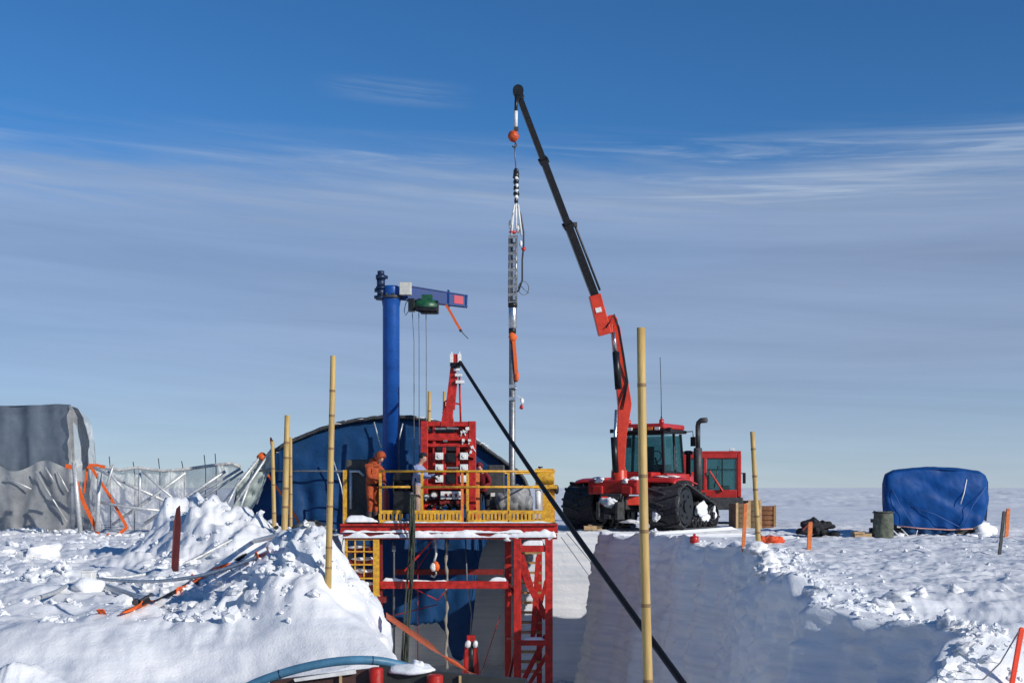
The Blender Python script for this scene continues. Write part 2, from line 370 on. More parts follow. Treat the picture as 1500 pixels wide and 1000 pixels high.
def clods():
    mb = MB()
    def put(x, Y, s, sub=1):
        z = ground(x, Y)
        mb.lump((x, Y, z + s * .05), (s * U(.7, 1.5), s * U(.7, 1.4), s * U(.45, 1.0)), sub, .42, 2.3, Matrix.Rotation(U(0, 6), 3, 'Z') @ Matrix.Rotation(U(-.6, .6), 3, 'X'))
        if sub < 3: mb.sm[-len(ico(sub)[1]):] = [False] * len(ico(sub)[1])
    def size(a, b): return a * (b / a) ** (R() ** 2.2)
    for _ in range(1500):                            # rim of the trench
        Y = 9.5 * (36 / 9.5) ** R(); put(xr(Y) + abs(random.gauss(.05, .6)), Y, size(.012, .085), 2)
    for _ in range(750):
        Y = U(14, 36); x = xr(Y) + U(.2, 11)
        if fbm(x * .4, Y * .4, 71) > -.05: put(x, Y, size(.015, .08))
    for _ in range(2200):
        Y = U(14.5, 40); x = U(-.45 * Y, -3 - .1 * (Y - 14))
        if x < xl(Y) - .3 and fbm(x * .5, Y * .5, 21) > -.1: put(x, Y, size(.018, .12), 2 if Y < 24 else 1)
    for _ in range(700):                             # on the shaded flank of the mound
        Y = U(11.9, 17); x = U(-4.6, -2.3); put(x, Y, size(.008, .06), 2)
    for _ in range(90):
        Y = U(12.2, 15); x = U(-2.6, -1.4)
        if x < xl(Y) - .1: put(x, Y, size(.012, .06), 2)
    for _ in range(60):
        p = G(U(235, 430), U(830, 915)); put(p.x, p.y, size(.02, .10), 2)
    for _ in range(26):
        p = G(U(390, 540), U(790, 880)); put(p.x, p.y, size(.02, .07), 2)
    for px, py, s in ((58, 815, .26), (66, 812, .2), (45, 850, .14), (20, 800, .15), (95, 836, .12)):
        p = G(px, py); put(p.x, p.y, s, 3)
    for px, py, s in ((1105, 832, .2), (1118, 826, .22), (1097, 850, .17), (1126, 848, .15), (1110, 868, .14), (1290, 888, .13), (1312, 880, .15), (1345, 872, .14), (1400, 868, .12), (1385, 940, .1), (1375, 928, .1), (1400, 955, .1)):
        p = G(px, py); put(max(p.x, xr(p.y) + .1), p.y, s, 3)
    o = mb.build('snow_clods', SNOW); o['kind'] = 'stuff'
    o['label'] = 'loose white snow clods and lumps strewn over the trench rim and rough snow'
clods()

# ------------------------------------------------------------------ platform over the trench
Y0 = 33.0; S0 = F / Y0
def PX(px, Y=Y0): return (px - 750) / F * Y
def PZ(py, Y=Y0): return CZ - (py - 714) / F * Y
DZ = .56; XA, XB = PX(499), PX(817); YB = 37.6
plat = thing('drill_platform', 'red steel drilling platform with yellow guard rails spanning the snow trench', 'platform', ((XA + XB) / 2, Y0 + 2.2, -5.0))
def snowcap(mb, a, b, w, h, n=None):
    a = Vector(a); b = Vector(b); L_ = (b - a).length; n = max(6, int(L_ / .045)); o = U(0, 50)
    d = (b - a).normalized(); sd_ = d.cross(Vector((0, 0, 1))).normalized(); K = 7
    def fn(u, v):
        q = u * L_; e = min(1, min(u, 1 - u) * L_ / .08)
        k = max(.04, min(1.3, .75 + 1.1 * fbm(q * 1.6, o, 3))) * e; kw = (.75 + .35 * fbm(q * 2.3, o, 9)) * (.3 + .7 * e)
        t = pi * v; return lerp(a, b, u) + sd_ * (cos(t) * w * .5 * kw) + Vector((0, 0, h * k * sin(t) ** .7 - h * .25 * (1 - sin(t)) * k * (1 if v > .5 else 0)))
    mb.grid(n, K, fn)
m = MB(); m.box(((XA + XB) / 2, (Y0 + YB) / 2 + .1, DZ - .06), (XB - XA - .1, YB - Y0 - .1, .10))
m.build('deck', DGREY, plat)
m = MB()
zt, zb = PZ(767), PZ(779)
for y in (Y0, YB):
    m.beam((XA, y, zt - .02), (XB, y, zt - .02), .22, .045); m.beam((XA, y, (zt + zb) / 2), (XB, y, (zt + zb) / 2), .05, zt - zb - .04); m.beam((XA, y, zb), (XB, y, zb), .24, .04)
for x in (XA + .06, XB - .06): m.beam((x, Y0 + .13, (zt + zb) / 2), (x, YB - .13, (zt + zb) / 2), .12, zt - zb)
m.build('edge_beam', RED, plat)
m = MB(); zl, zl2 = PZ(781.5), PZ(789)
for y in (Y0 - .04, Y0 + 2.2, YB - .1): m.beam((XA + .1, y, (zl + zl2) / 2), (XB - .02, y, (zl + zl2) / 2), .30, zl - zl2)
m.build('lower_beam', DRED, plat, bevel=.01)
m = MB(); random.seed(5)
snowcap(m, (XA + .02, Y0 - .15, PZ(787)), (XB - .02, Y0 - .15, PZ(786)), .2, .17, 34)
snowcap(m, (XA + .05, Y0 - .11, PZ(779)), (XB - .9, Y0 - .11, PZ(780)), .12, .07, 30)
snowcap(m, (XA + .1, Y0 + .05, DZ + .02), (PX(556), Y0 + .1, DZ + .02), .3, .14, 7)
snowcap(m, (PX(560), Y0 - .05, DZ + .0), (XB - .1, Y0 - .05, DZ + .0), .12, .05, 34)
m.build('snow_cap', SNOW, plat)
# guard rail
zr1, zr2, zto = PZ(690), PZ(713), PZ(747)
def rail(px0, px1, z, y=Y0, r=.032):
    return MB().tube([(PX(px0), y, z), (PX(px1), y, z)], r, 8)
rail(556, 812, zr1).build('top_rail', YEL, plat)
rail(556, 601, zr2).build('mid_rail', YEL, plat); rail(619, 790, zr2).build('mid_rail', YEL, plat)
for px in (557, 618, 677, 685, 745):
    MB().beam((PX(px), Y0 + .04, DZ - .02), (PX(px), Y0 + .04, zr1), .07, .06).build('rail_post', ORSTK if px == 677 else YEL, plat)
MB().beam((PX(505), Y0 + .04, DZ - .02), (PX(505), Y0 + .04, PZ(688)), .1, .08).build('rail_post', YEL, plat)
MB().beam((PX(700, Y0 + .5), Y0 + .5, DZ), (PX(700, Y0 + .5), Y0 + .5, PZ(692)), .1, .08).build('rail_post', ORSTK, plat)
m = MB()
for y in (YB - .05,):
    m.tube([(XA + .1, y, zr1), (XB - .1, y, zr1)], .025, 8); m.tube([(XA + .1, y, zr2), (XB - .1, y, zr2)], .025, 8)
    for k in range(6): m.beam((lerp(XA + .1, XB - .1, k / 5), y, DZ - .02), (lerp(XA + .1, XB - .1, k / 5), y, zr1), .06, .06)
for k in range(4): m.beam((XB - .08, Y0 + 1 + k * 1.1, DZ - .02), (XB - .08, Y0 + 1 + k * 1.1, zr1), .05, .05)
m.tube([(XB - .08, Y0 + .1, zr1), (XB - .08, YB - .1, zr1)], .028, 8)
m.build('rear_rail', YEL, plat)
def toe(px0, px1):
    m = MB(); x0, x1 = PX(px0), PX(px1); h = zto - DZ
    m.box(((x0 + x1) / 2, Y0 - .02, DZ + h * .12), (x1 - x0, .02, h * .24)); m.box(((x0 + x1) / 2, Y0 - .02, zto - h * .14), (x1 - x0, .02, h * .28))
    n = max(2, int((x1 - x0) / .1))
    for k in range(n + 1):
        x = lerp(x0 + .02, x1 - .02, k / n); m.box((x, Y0 - .018, DZ + h * .48), (.062 + .02 * (k % 5 == 0), .016, h * .52))
    m.build('toe_board', YEL, plat)
toe(556, 588); toe(604, 676); toe(686, 744); toe(746, 806)
# ladder cage at the left, stair behind it
m = MB()
for px, w in ((508, .07), (521, .035), (534, .035)): m.beam((PX(px), Y0 - .1, PZ(786)), (PX(px), Y0 - .1, PZ(868)), w, .05)
m.beam((PX(552), Y0 - .12, PZ(784)), (PX(552), Y0 - .12, PZ(872)), .16, .1)
for py, w in ((788, .09), (807, .03), (826, .04), (846, .04)): m.beam((PX(508), Y0 - .13, PZ(py)), (PX(549), Y0 - .13, PZ(py)), .05, w)
m.build('ladder_cage', YEL, plat)
m = MB(); ms = MB()
for k, py in enumerate((806, 824, 842, 860, 878)):
    m.box((PX(530 + k * 3), Y0 + .35 - k * .05, PZ(py)), (.85, .34, .16)); ms.lump((PX(526 + k * 3), Y0 + .2 - k * .05, PZ(py) + .1), (.3, .14, .06), 2)
m.build('stair_tread', DRED, plat); ms.build('stair_snow', SNOW, plat)
# under-deck beam
zq = PZ(856)
m = MB(); m.beam((PX(557), Y0, zq), (PX(746), Y0, zq), .16, .2); m.build('cross_beam', RED, plat, bevel=.01)
m = MB(); m.beam((PX(557), Y0 + 3.6, zq + .1), (PX(736), Y0 + 3.6, zq + .1), .16, .16); m.build('cross_beam', DRED, plat)
m = MB(); snowcap(m, (PX(560), Y0, zq + .1), (PX(655), Y0, zq + .1), .15, .08, 14); snowcap(m, (PX(716), Y0, zq + .1), (PX(745), Y0, zq + .1), .15, .09, 5); m.build('snow_cap', SNOW, plat)
m = MB(); m.beam((PX(556), Y0 + .1, -5), (PX(556), Y0 + .1, zl2), .14, .14); m.build('corner_leg', DRED, plat)
m = MB(); m.beam((PX(590), Y0 + .5, PZ(838)), (PX(632), Y0 + .5, PZ(792)), .05, .05); m.build('knee_brace', RED, plat)
m = MB()
for a, b in (((640, 880), (655, 862)), ((640, 878), (608, 862)), ((560, 905), (640, 885))): m.tube([P(*a, Y0 + 1), P(*b, Y0 + 1)], .015, 6)
for a, b in (((612, 790), (612, 1000)), ((733, 900), (700, 1000)), ((640, 790), (600, 850))): m.tube([P(*a, Y0 + 1.2), P(*b, Y0 + 1.2)], .012, 6)
m.build('tie_rod', RED, plat)
# right lattice tower
tw = []
ya, yb = Y0 - .1, Y0 + 1.3
def leg(px, y, w): MB().beam((PX(px, y), y, -5), (PX(px, y), y, PZ(788)), w, w).build('tower_leg', RED, plat, bevel=.012)
leg(758, ya, .2); leg(804, ya, .2); leg(744, yb, .18); leg(790, yb, .15)
m = MB()
xa, xb_ = PX(758, ya), PX(804, ya)
m.beam((xa, ya, PZ(803)), (xb_, ya, PZ(803)), .14, .16); m.build('tower_crossbar', RED, plat); m = MB(); m.beam((xa, ya, PZ(940)), (xb_, ya, PZ(940)), .12, .14); 
m.build('tower_crossbar', RED, plat)
m = MB(); snowcap(m, (xa + .1, ya, PZ(798)), (xb_ - .1, ya, PZ(798)), .16, .12, 6); snowcap(m, (xa + .1, ya, PZ(936)), (xb_ - .1, ya, PZ(936)), .14, .06, 6)
for px in (744, 757, 805): m.lump((PX(px), ya, PZ(786)), (.13, .12, .12), 2)
m.build('snow_cap', SNOW, plat)
for a, b, w in (((762, 830), (800, 905), .17), ((762, 1005), (800, 930), .13), ((788, 815), (780, 935), .12), ((800, 850), (780, 935), .1), ((770, 1010), (806, 950), .1), ((762, 812), (776, 858), .2)):
    y = ya + .05 if w > .15 else ya + .6
    if w == .2: y = ya - .02
    y += .003 * a[0] % .05
    MB().beam(P(*a, y), P(*b, y), w, .09, up=(0, 1, 0)).build('tower_brace', RED, plat)
for a, b in (((744, 850), (757, 880)), ((744, 935), (758, 935)), ((746, 990), (757, 940))):
    MB().beam(P(*a, ya + .8), P(*b, ya + .1), .07, .07).build('tower_brace', DRED, plat)
m = MB()
for k in range(13):
    m.box((PX(777, Y0 + 1), Y0 + .9 + .02 * k, PZ(812 + k * 15)), (.62, .26, .05))
m.build('tower_stair', WOOD, plat)

# yellow winch head at the right end of the rail
wn = thing('winch_post', 'yellow winch housing on twin posts at the rail end facing the tractor', 'winch', (PX(800), Y0 + .3, DZ))
yw = Y0 + .3
m = MB(); m.box((PX(798, yw), yw, PZ(698, yw)), (.5, .42, .44)); m.box((PX(799, yw), yw, PZ(713, yw)), (.62, .5, .1)); m.tube([(PX(786, yw), yw - .25, PZ(699, yw)), (PX(811, yw), yw - .25, PZ(699, yw))], .17, 12); m.build('housing', YEL, wn, bevel=.015)
m = MB(); m.beam((PX(800, yw), yw, DZ), (PX(800, yw), yw, PZ(714, yw)), .2, .2); m.build('post', YEL, wn)
m = MB(); m.beam((PX(809, yw), yw + .1, DZ), (PX(809, yw), yw + .1, PZ(714, yw)), .14, .14); m.build('post', YEL, wn)
m = MB(); m.tube([(PX(788, yw), yw - .1, PZ(745, yw)), (PX(788, yw), yw - .1, PZ(717, yw))], .075, 12); m.build('cylinder', WHITE, wn)
m = MB(); m.lump((PX(815, yw), yw, PZ(716, yw)), (.07, .08, .14), 2, .1); m.tube([(PX(806, yw), yw, PZ(712, yw)), (PX(815, yw), yw, PZ(716, yw))], .04); m.build('handle', BLACK, wn)
m = MB(); m.tube([(PX(791, yw), yw, PZ(689, yw)), (PX(791, yw), yw, PZ(683, yw))], .03); m.tube([(PX(788, yw), yw, PZ(684, yw)), (PX(795, yw), yw, PZ(684, yw))], .02); m.build('valve', BLKM, wn)

# ------------------------------------------------------------------ drill rig
yr = 34.4; Sr = F / yr
def rx(px): return PX(px, yr)
def rz(py): return PZ(py, yr)
rig = thing('drill_rig', 'bright red hydraulic drill rig with a leaning mast standing on the platform', 'drill rig', (rx(658), yr, DZ))
m = MB()
for px in (622, 692): m.beam((rx(px), yr, DZ), (rx(px), yr, rz(617)), .2, .3)
for px in (634, 684): m.beam((rx(px), yr + .6, DZ), (rx(px), yr + .6, rz(622)), .1, .12)
for py, h in ((621, .13), (640, .2), (652, .1), (712, .16)): m.beam((rx(622), yr - .02, rz(py)), (rx(692), yr - .02, rz(py)), .22, h)
m.beam((rx(636), yr - .04, rz(617)), (rx(636), yr - .04, rz(712)), .08, .1); m.beam((rx(688), yr - .04, rz(617)), (rx(688), yr - .04, rz(712)), .1, .1)
m.beam((rx(651), yr - .1, rz(655)), (rx(651), yr - .1, rz(712)), .1, .12); m.beam((rx(671), yr - .1, rz(655)), (rx(671), yr - .1, rz(712)), .1, .12)
m.box((rx(658), yr + .2, rz(690)), (1.2, .3, 1.05)); m.box((rx(658), yr + .25, rz(640)), (1.15, .25, .7))
m.build('frame', RED, rig, bevel=.012)
for py in (670, 701):
    m = MB(); m.box((rx(661), yr - .12, rz(py)), (.26, .2, .26)); m.tube([(rx(661), yr - .22, rz(py)), (rx(661), yr - .26, rz(py))], .1, 14); m.build('drill_head', BLKM, rig)
m = MB()
m.box((rx(656), yr - .02, rz(657)), (.62, .24, .12)); m.box((rx(645), yr + .03, rz(630)), (.8, .16, .12))
m.build('hydraulic_block', BLKM, rig)
for px in (644, 680):
    for py in (668, 685, 701):
        m = MB(); m.box((rx(px), yr - .16, rz(py)), (.22, .12, .2)); m.tube([(rx(px), yr - .22, rz(py)), (rx(px), yr - .245, rz(py))], .055, 12)
        m.build('clamp_pad', WHITE, rig, bevel=.012)
m = MB(); m.box((rx(657), yr + .5, rz(684)), (1.3, .06, 2.2)); m.build('back_plate', DRED, rig)
m = MB()
for a, b in (((638, 628), (654, 628)), ((655, 627), (672, 628)), ((650, 646), (656, 646)), ((655, 685), (672, 685)), ((672, 668), (694, 672))): m = MB(); m.beam((rx(a[0]), yr - .18, rz(a[1])), (rx(b[0]), yr - .18, rz(b[1])), .05, .05); m.build('hose_fitting', GREY, rig)
for px, py in ((680, 632), (685, 628), (677, 633), (688, 645), (679, 645), (692, 655), (690, 662)): m.box((rx(px), yr - .17, rz(py)), (U(.06, .1), .08, U(.06, .09)), Matrix.Rotation(U(-.4, .4), 3, 'Y')); m.tube([(rx(px), yr - .15, rz(py)), (rx(px) + U(-.1, .1), yr - .15, rz(py) - .12)], .018, 6); m.build('fitting', WHITE, rig); m = MB()
m = MB(); m.box((rx(661), yr - .3, rz(725)), (.56, .2, .22)); m.build('valve_bank', WHITE, rig, bevel=.015)
m = MB()
for px in (655, 662, 669): m.box((rx(px), yr - .41, rz(725)), (.05, .03, .1))
m.box((rx(661), yr - .25, rz(735)), (.6, .2, .1)); m.build('valve_lever', DRED, rig)
for px, py in ((626, 728), (637, 725)):
    m = MB(); m.tube([(rx(px), yr - .35, rz(py)), (rx(px), yr - .28, rz(py))], .11, 16); m.build('gauge', DGREY, rig)
    m = MB(); m.tube([(rx(px), yr - .355, rz(py)), (rx(px), yr - .352, rz(py))], .075, 16); m.build('dial', WHITE, rig)
m = MB()
for k in range(14):
    x = rx(U(620, 672)); z = rz(U(735, 745)); m.lump((x, yr - .3 + U(-.1, .2), z), (U(.05, .11), .08, U(.05, .1)), 1, .2)
for k in range(9):
    a = Vector((rx(U(622, 690)), yr - .3, rz(U(720, 742)))); b = Vector((rx(U(622, 690)), yr - .25, rz(U(720, 745)))); c = (a + b) / 2 - Vector((0, .12, .1)); m.tube([a, lerp(a, c, .6), c, lerp(b, c, .6), b], .022, 6)
m.build('hydraulic_hose', BLKM, rig)
# mast
a0, a1 = Vector((rx(659), yr, rz(620))), Vector((rx(669), yr, rz(524)))
m = MB(); m.beam(a0 + Vector((-.06, 0, -.1)), a1 + Vector((-.06, 0, 0)), .24, .2, up=(0, 1, 0), w2=.16); m.beam(a0 + Vector((-.15, 0, .25)), lerp(a0, a1, .3) + Vector((-.05, 0, 0)), .16, .18, up=(0, 1, 0))
m.beam(a0 + Vector((-.06, -.02, -.1)), a0 + Vector((-.06, -.02, .25)), .4, .26, up=(0, 1, 0), w2=.28)
m.beam((rx(668), yr - .05, rz(552)), (rx(664), yr - .05, rz(600)), .1, .1)
m.build('mast', RED, rig, bevel=.01)
m = MB(); m.tube([(rx(675), yr, rz(622)), (rx(673), yr, rz(552))], .028, 6); m.tube([(rx(650), yr + .1, rz(618)), (rx(651), yr + .1, rz(588)), (rx(660), yr, rz(583))], .025, 6); m.beam((rx(664), yr, rz(590)), (rx(674), yr, rz(592)), .04, .05); m.build('mast_stay', RED, rig)
for px in (661.5, 673):
    m = MB(); m.box((rx(px), yr - .02, rz(525)), (.1, .22, .25)); m.tube([(rx(px), yr, rz(520)), (rx(px), yr, rz(515))], .02, 6); m.build('sheave_block', WHITE, rig, bevel=.01)
m = MB(); m.box((rx(667), yr, rz(524)), (.12, .18, .2)); m.build('mast_head', RED, rig)
m = MB(); m.lump((rx(667), yr - .05, rz(536)), (.16, .14, .09), 2, .15); m.tube([(rx(660), yr - .1, rz(533)), (rx(677), yr - .1, rz(534))], .04); m.build('sheave', BLKM, rig)
for px, py, w, h in ((669, 542, .16, .07), (672, 550, .2, .07), (674, 560, .24, .09)):
    m = MB(); m.box((rx(px), yr - .12, rz(py)), (w, .16, h)); m.build('cable_clamp', WHITE, rig, bevel=.01)
# heavy cable
m = MB(); a = P(674, 530, yr - .1); b = P(1000, 1000, 14.5); c = lerp(a, b, 1.0); floor = ground(b.x + .55, 12.9)
e = P(1040, 1060, 12.8)
m.tube([lerp(a, b, t / 12) - Vector((0, 0, .12 * sin(pi * t / 12))) for t in range(13)] + [e, e + Vector((.1, -.9, -1.4))], .045, 10)
base(tag(m.build('heavy_cable', mat('black_cable_sheath', (.006, .006, .008), .7, var=.2, spec=.2)), 'thick black cable running from the drill mast down into the trench', 'cable'))

# black pump / reel between column and rig, with the green hose bundle hanging from it
yb2 = 33.75
pm = thing('hose_reel', 'black hose reel machine behind the rail between blue column and red rig', 'machine', (PX(594, yb2), yb2, DZ))
m = MB(); m.box((PX(594, yb2), yb2, PZ(735, yb2)), (.62, .7, .62)); m.box((PX(592, yb2), yb2 + .1, PZ(708, yb2)), (.5, .5, .66)); m.build('housing', BLKM, pm, bevel=.03)
m = MB()
for k in (-.28, .28): m.tube([(PX(594, yb2) + k, yb2 - .1, PZ(713, yb2)), (PX(594, yb2) + k * 1.12, yb2 - .1, PZ(713, yb2))], .36, 20)
m.tube([(PX(594, yb2) - .28, yb2 - .1, PZ(713, yb2)), (PX(594, yb2) + .28, yb2 - .1, PZ(713, yb2))], .2, 16); m.build('drum', BLACK, pm)
m = MB(); m.box((PX(605, yb2), yb2 - .38, PZ(724, yb2)), (.1, .05, .12)); m.build('control', GREY, pm)
m = MB(); yh = Y0 - .35
for k in range(7):
    o = U(-.11, .11); pts = []; ph = U(0, 6)
    for t in range(24):
        py = 728 + t * 16; px = 601 - t * .55 + 3.0 * sin(t * .23 + ph * .2)
        pts.append(P(px, py, yh + .1 * sin(t * .7 + ph)) + Vector((o * (1 + .25 * sin(t * .45 + ph)), 0, 0)))
    m.tube([pts[0] + Vector((0, .6, .05))] + pts, U(.014, .026), 6)
base(tag(m.build('hose_bundle', NETG), 'dark green bundle of hoses hanging over the platform edge into the trench', 'hoses'))

# ------------------------------------------------------------------ jib crane
yj = 35.6
jx, jz = (lambda p: PX(p, yj)), (lambda p: PZ(p, yj))
jib = thing('jib_crane', 'blue pillar jib crane with a short swinging arm on the platform', 'crane', (jx(572.5), yj, DZ))
cx = jx(573)
m = MB(); rr = .245
m.tube([(cx, yj, DZ), (cx, yj, DZ + .06), (cx, yj, DZ + .07)], [.42, .42, rr], 28); m.tube([(cx, yj, DZ + .05), (cx, yj, jz(450)), (cx, yj, jz(440)), (cx, yj, jz(438))], [rr, rr, .28, .3], 28); m.build('column', BLUE, jib)
m = MB(); m.tube([(cx, yj, jz(438)), (cx, yj, jz(434))], .33, 24)
for k in range(10): m.box((cx + .31 * cos(k * .628), yj + .31 * sin(k * .628), jz(433)), (.05, .05, .07))
m.build('slewing_ring', DGREY, jib)
m = MB(); m.tube([(cx, yj, jz(434)), (cx, yj, jz(421)), (cx, yj, jz(419))], [.25, .25, .2], 20); m.box((cx + .15, yj, jz(428)), (.36, .4, .26)); m.build('head', BLUE, jib, bevel=.01)
m = MB(); mx_ = jx(558.5)
for py0, py1, r in ((440, 434, .15), (434, 424, .11), (424, 421, .15), (421, 410, .12), (410, 404, .15), (404, 398, .1)): m.tube([(mx_, yj - .1, jz(py0)), (mx_, yj - .1, jz(py1))], r, 14)
m.box((mx_ + .12, yj - .1, jz(407)), (.16, .1, .08)); m.box((mx_ - .13, yj - .1, jz(436)), (.12, .14, .08)); m.box((mx_ - .13, yj - .1, jz(426)), (.1, .12, .1)); m.build('slewing_motor', NAVY, jib)
m = MB(); m.box((jx(595), yj - .2, jz(425)), (.34, .24, .36)); m.build('junction_box', mat('pale_grey_box', (.55, .55, .5), .5), jib, bevel=.015)
# arm: I-beam receding slightly to the right
A0 = P(588, 428, yj); A1 = P(683, 441.5, yj + 1.0)
m = MB(); d = (A1 - A0)
for off, h, w in ((0, .34, .06),): m.beam(A0, A1, .17, .42, w2=.17, h2=.34)
m.beam(A0 + Vector((0, 0, .2)), A1 + Vector((0, 0, .165)), .22, .03); m.beam(A0 + Vector((0, 0, -.2)), A1 + Vector((0, 0, -.165)), .22, .03)
m.box(A1, (.03, .24, .38)); m.box(lerp(A0, A1, .72), (.06, .24, .5)); m.build('arm', mat('deep_blue_paint', (.006, .045, .2), .5, var=.2, spec=.25), jib)
nrm = Vector((d.y, -d.x, 0)).normalized()
m = MB(); q = lerp(A0, A1, .86) + nrm * .09; u = d.normalized()
m.prism([q - u * .15 - Vector((0, 0, .12)), q + u * .15 - Vector((0, 0, .12)), q + u * .15 + Vector((0, 0, .12)), q - u * .15 + Vector((0, 0, .12))], nrm * .006); m.build('red_plate', mat('red_plate', (.5, .03, .07), .5), jib)
# hoist
yo = yj - .05
hoist = MB(); H0 = P(607, 447, yo); H1 = P(641, 450, yo)
hoist.tube([H0, lerp(H0, H1, .3), H1], [.14, .21, .2], 18); hoist.box(lerp(H0, H1, .55) + Vector((0, 0, .22)), (.3, .3, .2)); hoist.build('hoist_motor', GREEN, jib)
m = MB(); m.box(P(603, 447, yo), (.18, .3, .36)); m.box(P(629, 456, yo), (.5, .3, .14)); m.tube([P(609, 452, yo - .2), P(640, 454, yo - .2)], .08, 10); m.box(P(641, 450, yo), (.06, .36, .34)); m.build('hoist_frame', BLKM, jib, bevel=.01)
m = MB()
for px0, px1 in ((604, 606.5), (613.5, 614), (624, 624.5)): m.tube([P(px0, 458, yo), P(lerp(px0, px1, .5), 480, yo), P(px1, 500, yo), P(px1, 615, yo), P(px1, 722, yo)], .011, 6)
m.tube([P(600, 437, yo), P(594, 445, yo), P(592, 456, yo), P(594, 462, yo), P(599, 455, yo)], .012, 6)
m.build('hoist_rope', CABLEG, jib)
m = MB(); m.lump(P(615, 724, yo), (.14, .1, .14), 2, .1); m.tube([P(615, 726, yo), P(616, 732, yo), P(613, 736, yo), P(611, 732, yo)], .025); m.build('hoist_hook', YEL, jib)
m = MB(); s0, s1 = P(653, 446, yj + .6), P(675, 484, yj + .2)
m.strip([s0, lerp(s0, s1, .3) + Vector((.02, 0, -.02)), lerp(s0, s1, .7), s1], .07, (0, 1, 0), .02)
st = thing('orange_strap', 'orange webbing sling hanging slantwise from the blue crane arm', 'strap', s0)
m.build('webbing', ORANGE, st); m = MB(); m.tube([s1, P(680, 490, yj + .2), P(686, 496, yj + .2)], .014, 6); m.lump(s1, .045, 2, .1); m.build('hook', DGREY, st)

# pulley block and lines below the deck
pb = thing('pulley_block', 'orange and white pulley block hanging under the platform deck', 'pulley', P(637, 829, Y0 + .4))
m = MB(); m.lump(P(638.5, 829, Y0 + .4), (.1, .1, .14), 3, .08); m.build('sheave', ORANGE, pb)
m = MB(); m.lump(P(634.5, 830, Y0 + .36), (.085, .09, .12), 3, .08); m.tube([P(636, 822, Y0 + .4), P(639, 812, Y0 + .4), P(638, 790, Y0 + .4)], .03); m.build('cheek', WHITE, pb)
m = MB(); m.tube([P(637, 834, Y0 + .4), P(639, 840, Y0 + .4), P(636, 845, Y0 + .4), P(631, 842, Y0 + .4)], .03); m.build('hook', GREY, pb)
m = MB(); pts = [P(654 + 1.2 * sin(t * 1.3), 790 + t * 9, Y0 + .5) for t in range(28)]
m.tube(pts, [.022 + .03 * (t % 2) for t in range(28)], 8); base(tag(m.build('knotted_rope', mat('dirty_rope', (.3, .27, .22), .8)), 'pale knotted rope hanging vertically under the platform middle', 'rope'))
m = MB(); m.tube([P(576, 790, Y0 + .3), P(577, 810, Y0 + .3), P(577, 1010, Y0 + .3)], .028, 6); m.box(P(577, 803, Y0 + .3), (.09, .09, .16)); base(tag(m.build('guide_line', CABLEG), 'grey weighted line hanging under the platform between ladder and green hoses', 'line'))
m = MB(); m.tube([P(682, 790, Y0 + .8), P(684, 850, Y0 + .8), P(691, 900, Y0 + .8), P(687, 960, Y0 + .8)], .02, 6); base(tag(m.build('guide_line', CABLEG), 'thin slack line hanging before the ragged tarp edge below deck', 'line'))

# small red pump stand deep in the trench
yq = 30.5
rp_ = thing('winch_stand', 'small red winch stand with white fittings deep inside the trench', 'winch', (PX(690, yq), yq, -5))
m = MB()
for a, b in (((683, 945), (676, 1030)), ((697, 945), (704, 1030)), ((683, 975), (700, 1010)), ((697, 975), (680, 1010))): m.beam(P(*a, yq), P(*b, yq), .07, .07)
m.box(P(690, 934, yq), (.2, .16, .14)); m.beam(P(684, 940, yq), P(684, 985, yq), .09, .1); m.beam(P(697, 940, yq), P(697, 985, yq), .09, .1)
q1 = P(676, 1030, yq); q2 = P(704, 1030, yq); m.beam(q1, (q1.x - .1, yq, -5), .07, .07); m.beam(q2, (q2.x + .1, yq, -5), .07, .07); m.build('frame', RED, rp_)
m = MB(); m.lump(P(685.5, 943, yq - .1), (.075, .07, .1), 2, .1); m.lump(P(696.5, 943, yq - .1), (.065, .07, .1), 2, .1); m.build('fitting', WHITE, rp_)
m = MB(); m.tube([P(690.5, 940, yq - .05), P(690.5, 985, yq - .05)], .05, 10); m.build('piston', BLKM, rp_)

# ------------------------------------------------------------------ foreground box, blue hose, orange sling
yc = 10.2
def cpt(px, py, y=yc): return P(px, py, y)
eb = thing('equipment_box', 'dark panelled equipment box with red corner posts under the blue hose', 'box', (PX(590, yc), yc + .4, -2.3))
top = [(400, 997), (440, 991), (545, 979), (560, 976), (640, 985), (690, 990), (770, 996)]
def zbox(px): return PZ(interp(top, px), yc)
m = MB(); poly = [(PX(p, yc), yc, zbox(p)) for p in (395, 440, 500, 547)] + [(PX(547, yc), yc, -2.3), (PX(395, yc), yc, -2.3)]
m.prism(poly, (0, .06, 0)); m.build('side_panel', BROWN, eb)
m = MB(); poly = [(PX(p, yc), yc, zbox(p) + .01) for p in (555, 590, 640, 690, 770)] + [(PX(770, yc), yc, -2.3), (PX(555, yc), yc, -2.3)]
m.prism(poly, (0, .06, 0)); m.build('front_panel', DGREEN, eb)
for px, py, w in ((551, 977, .075), (637, 987, .085)):
    m = MB(); x = PX(px, yc - .06); m.tube([(x, yc - .06, -2.3), (x, yc - .06, PZ(py + 2, yc - .06)), (x, yc - .06, PZ(py, yc - .06))], [w * .8, w * .8, w * .55], 14); m.build('corner_post', RED, eb)
for px, py in ((499, 988), (545, 984), (674, 989)):
    m = MB(); m.beam((PX(px, yc - .03), yc - .03, -2.3), (PX(px, yc - .03), yc - .03, PZ(py, yc - .03)), .02, .03); m.build('batten', CARD, eb)
m = MB(); poly = [P(430, 994, yc - .05), P(520, 980, yc - .05), P(521, 986, yc - .05), P(432, 998, yc - .05)]; m.prism(poly, (0, .04, 0)); m.build('white_trim', WHITE, eb)
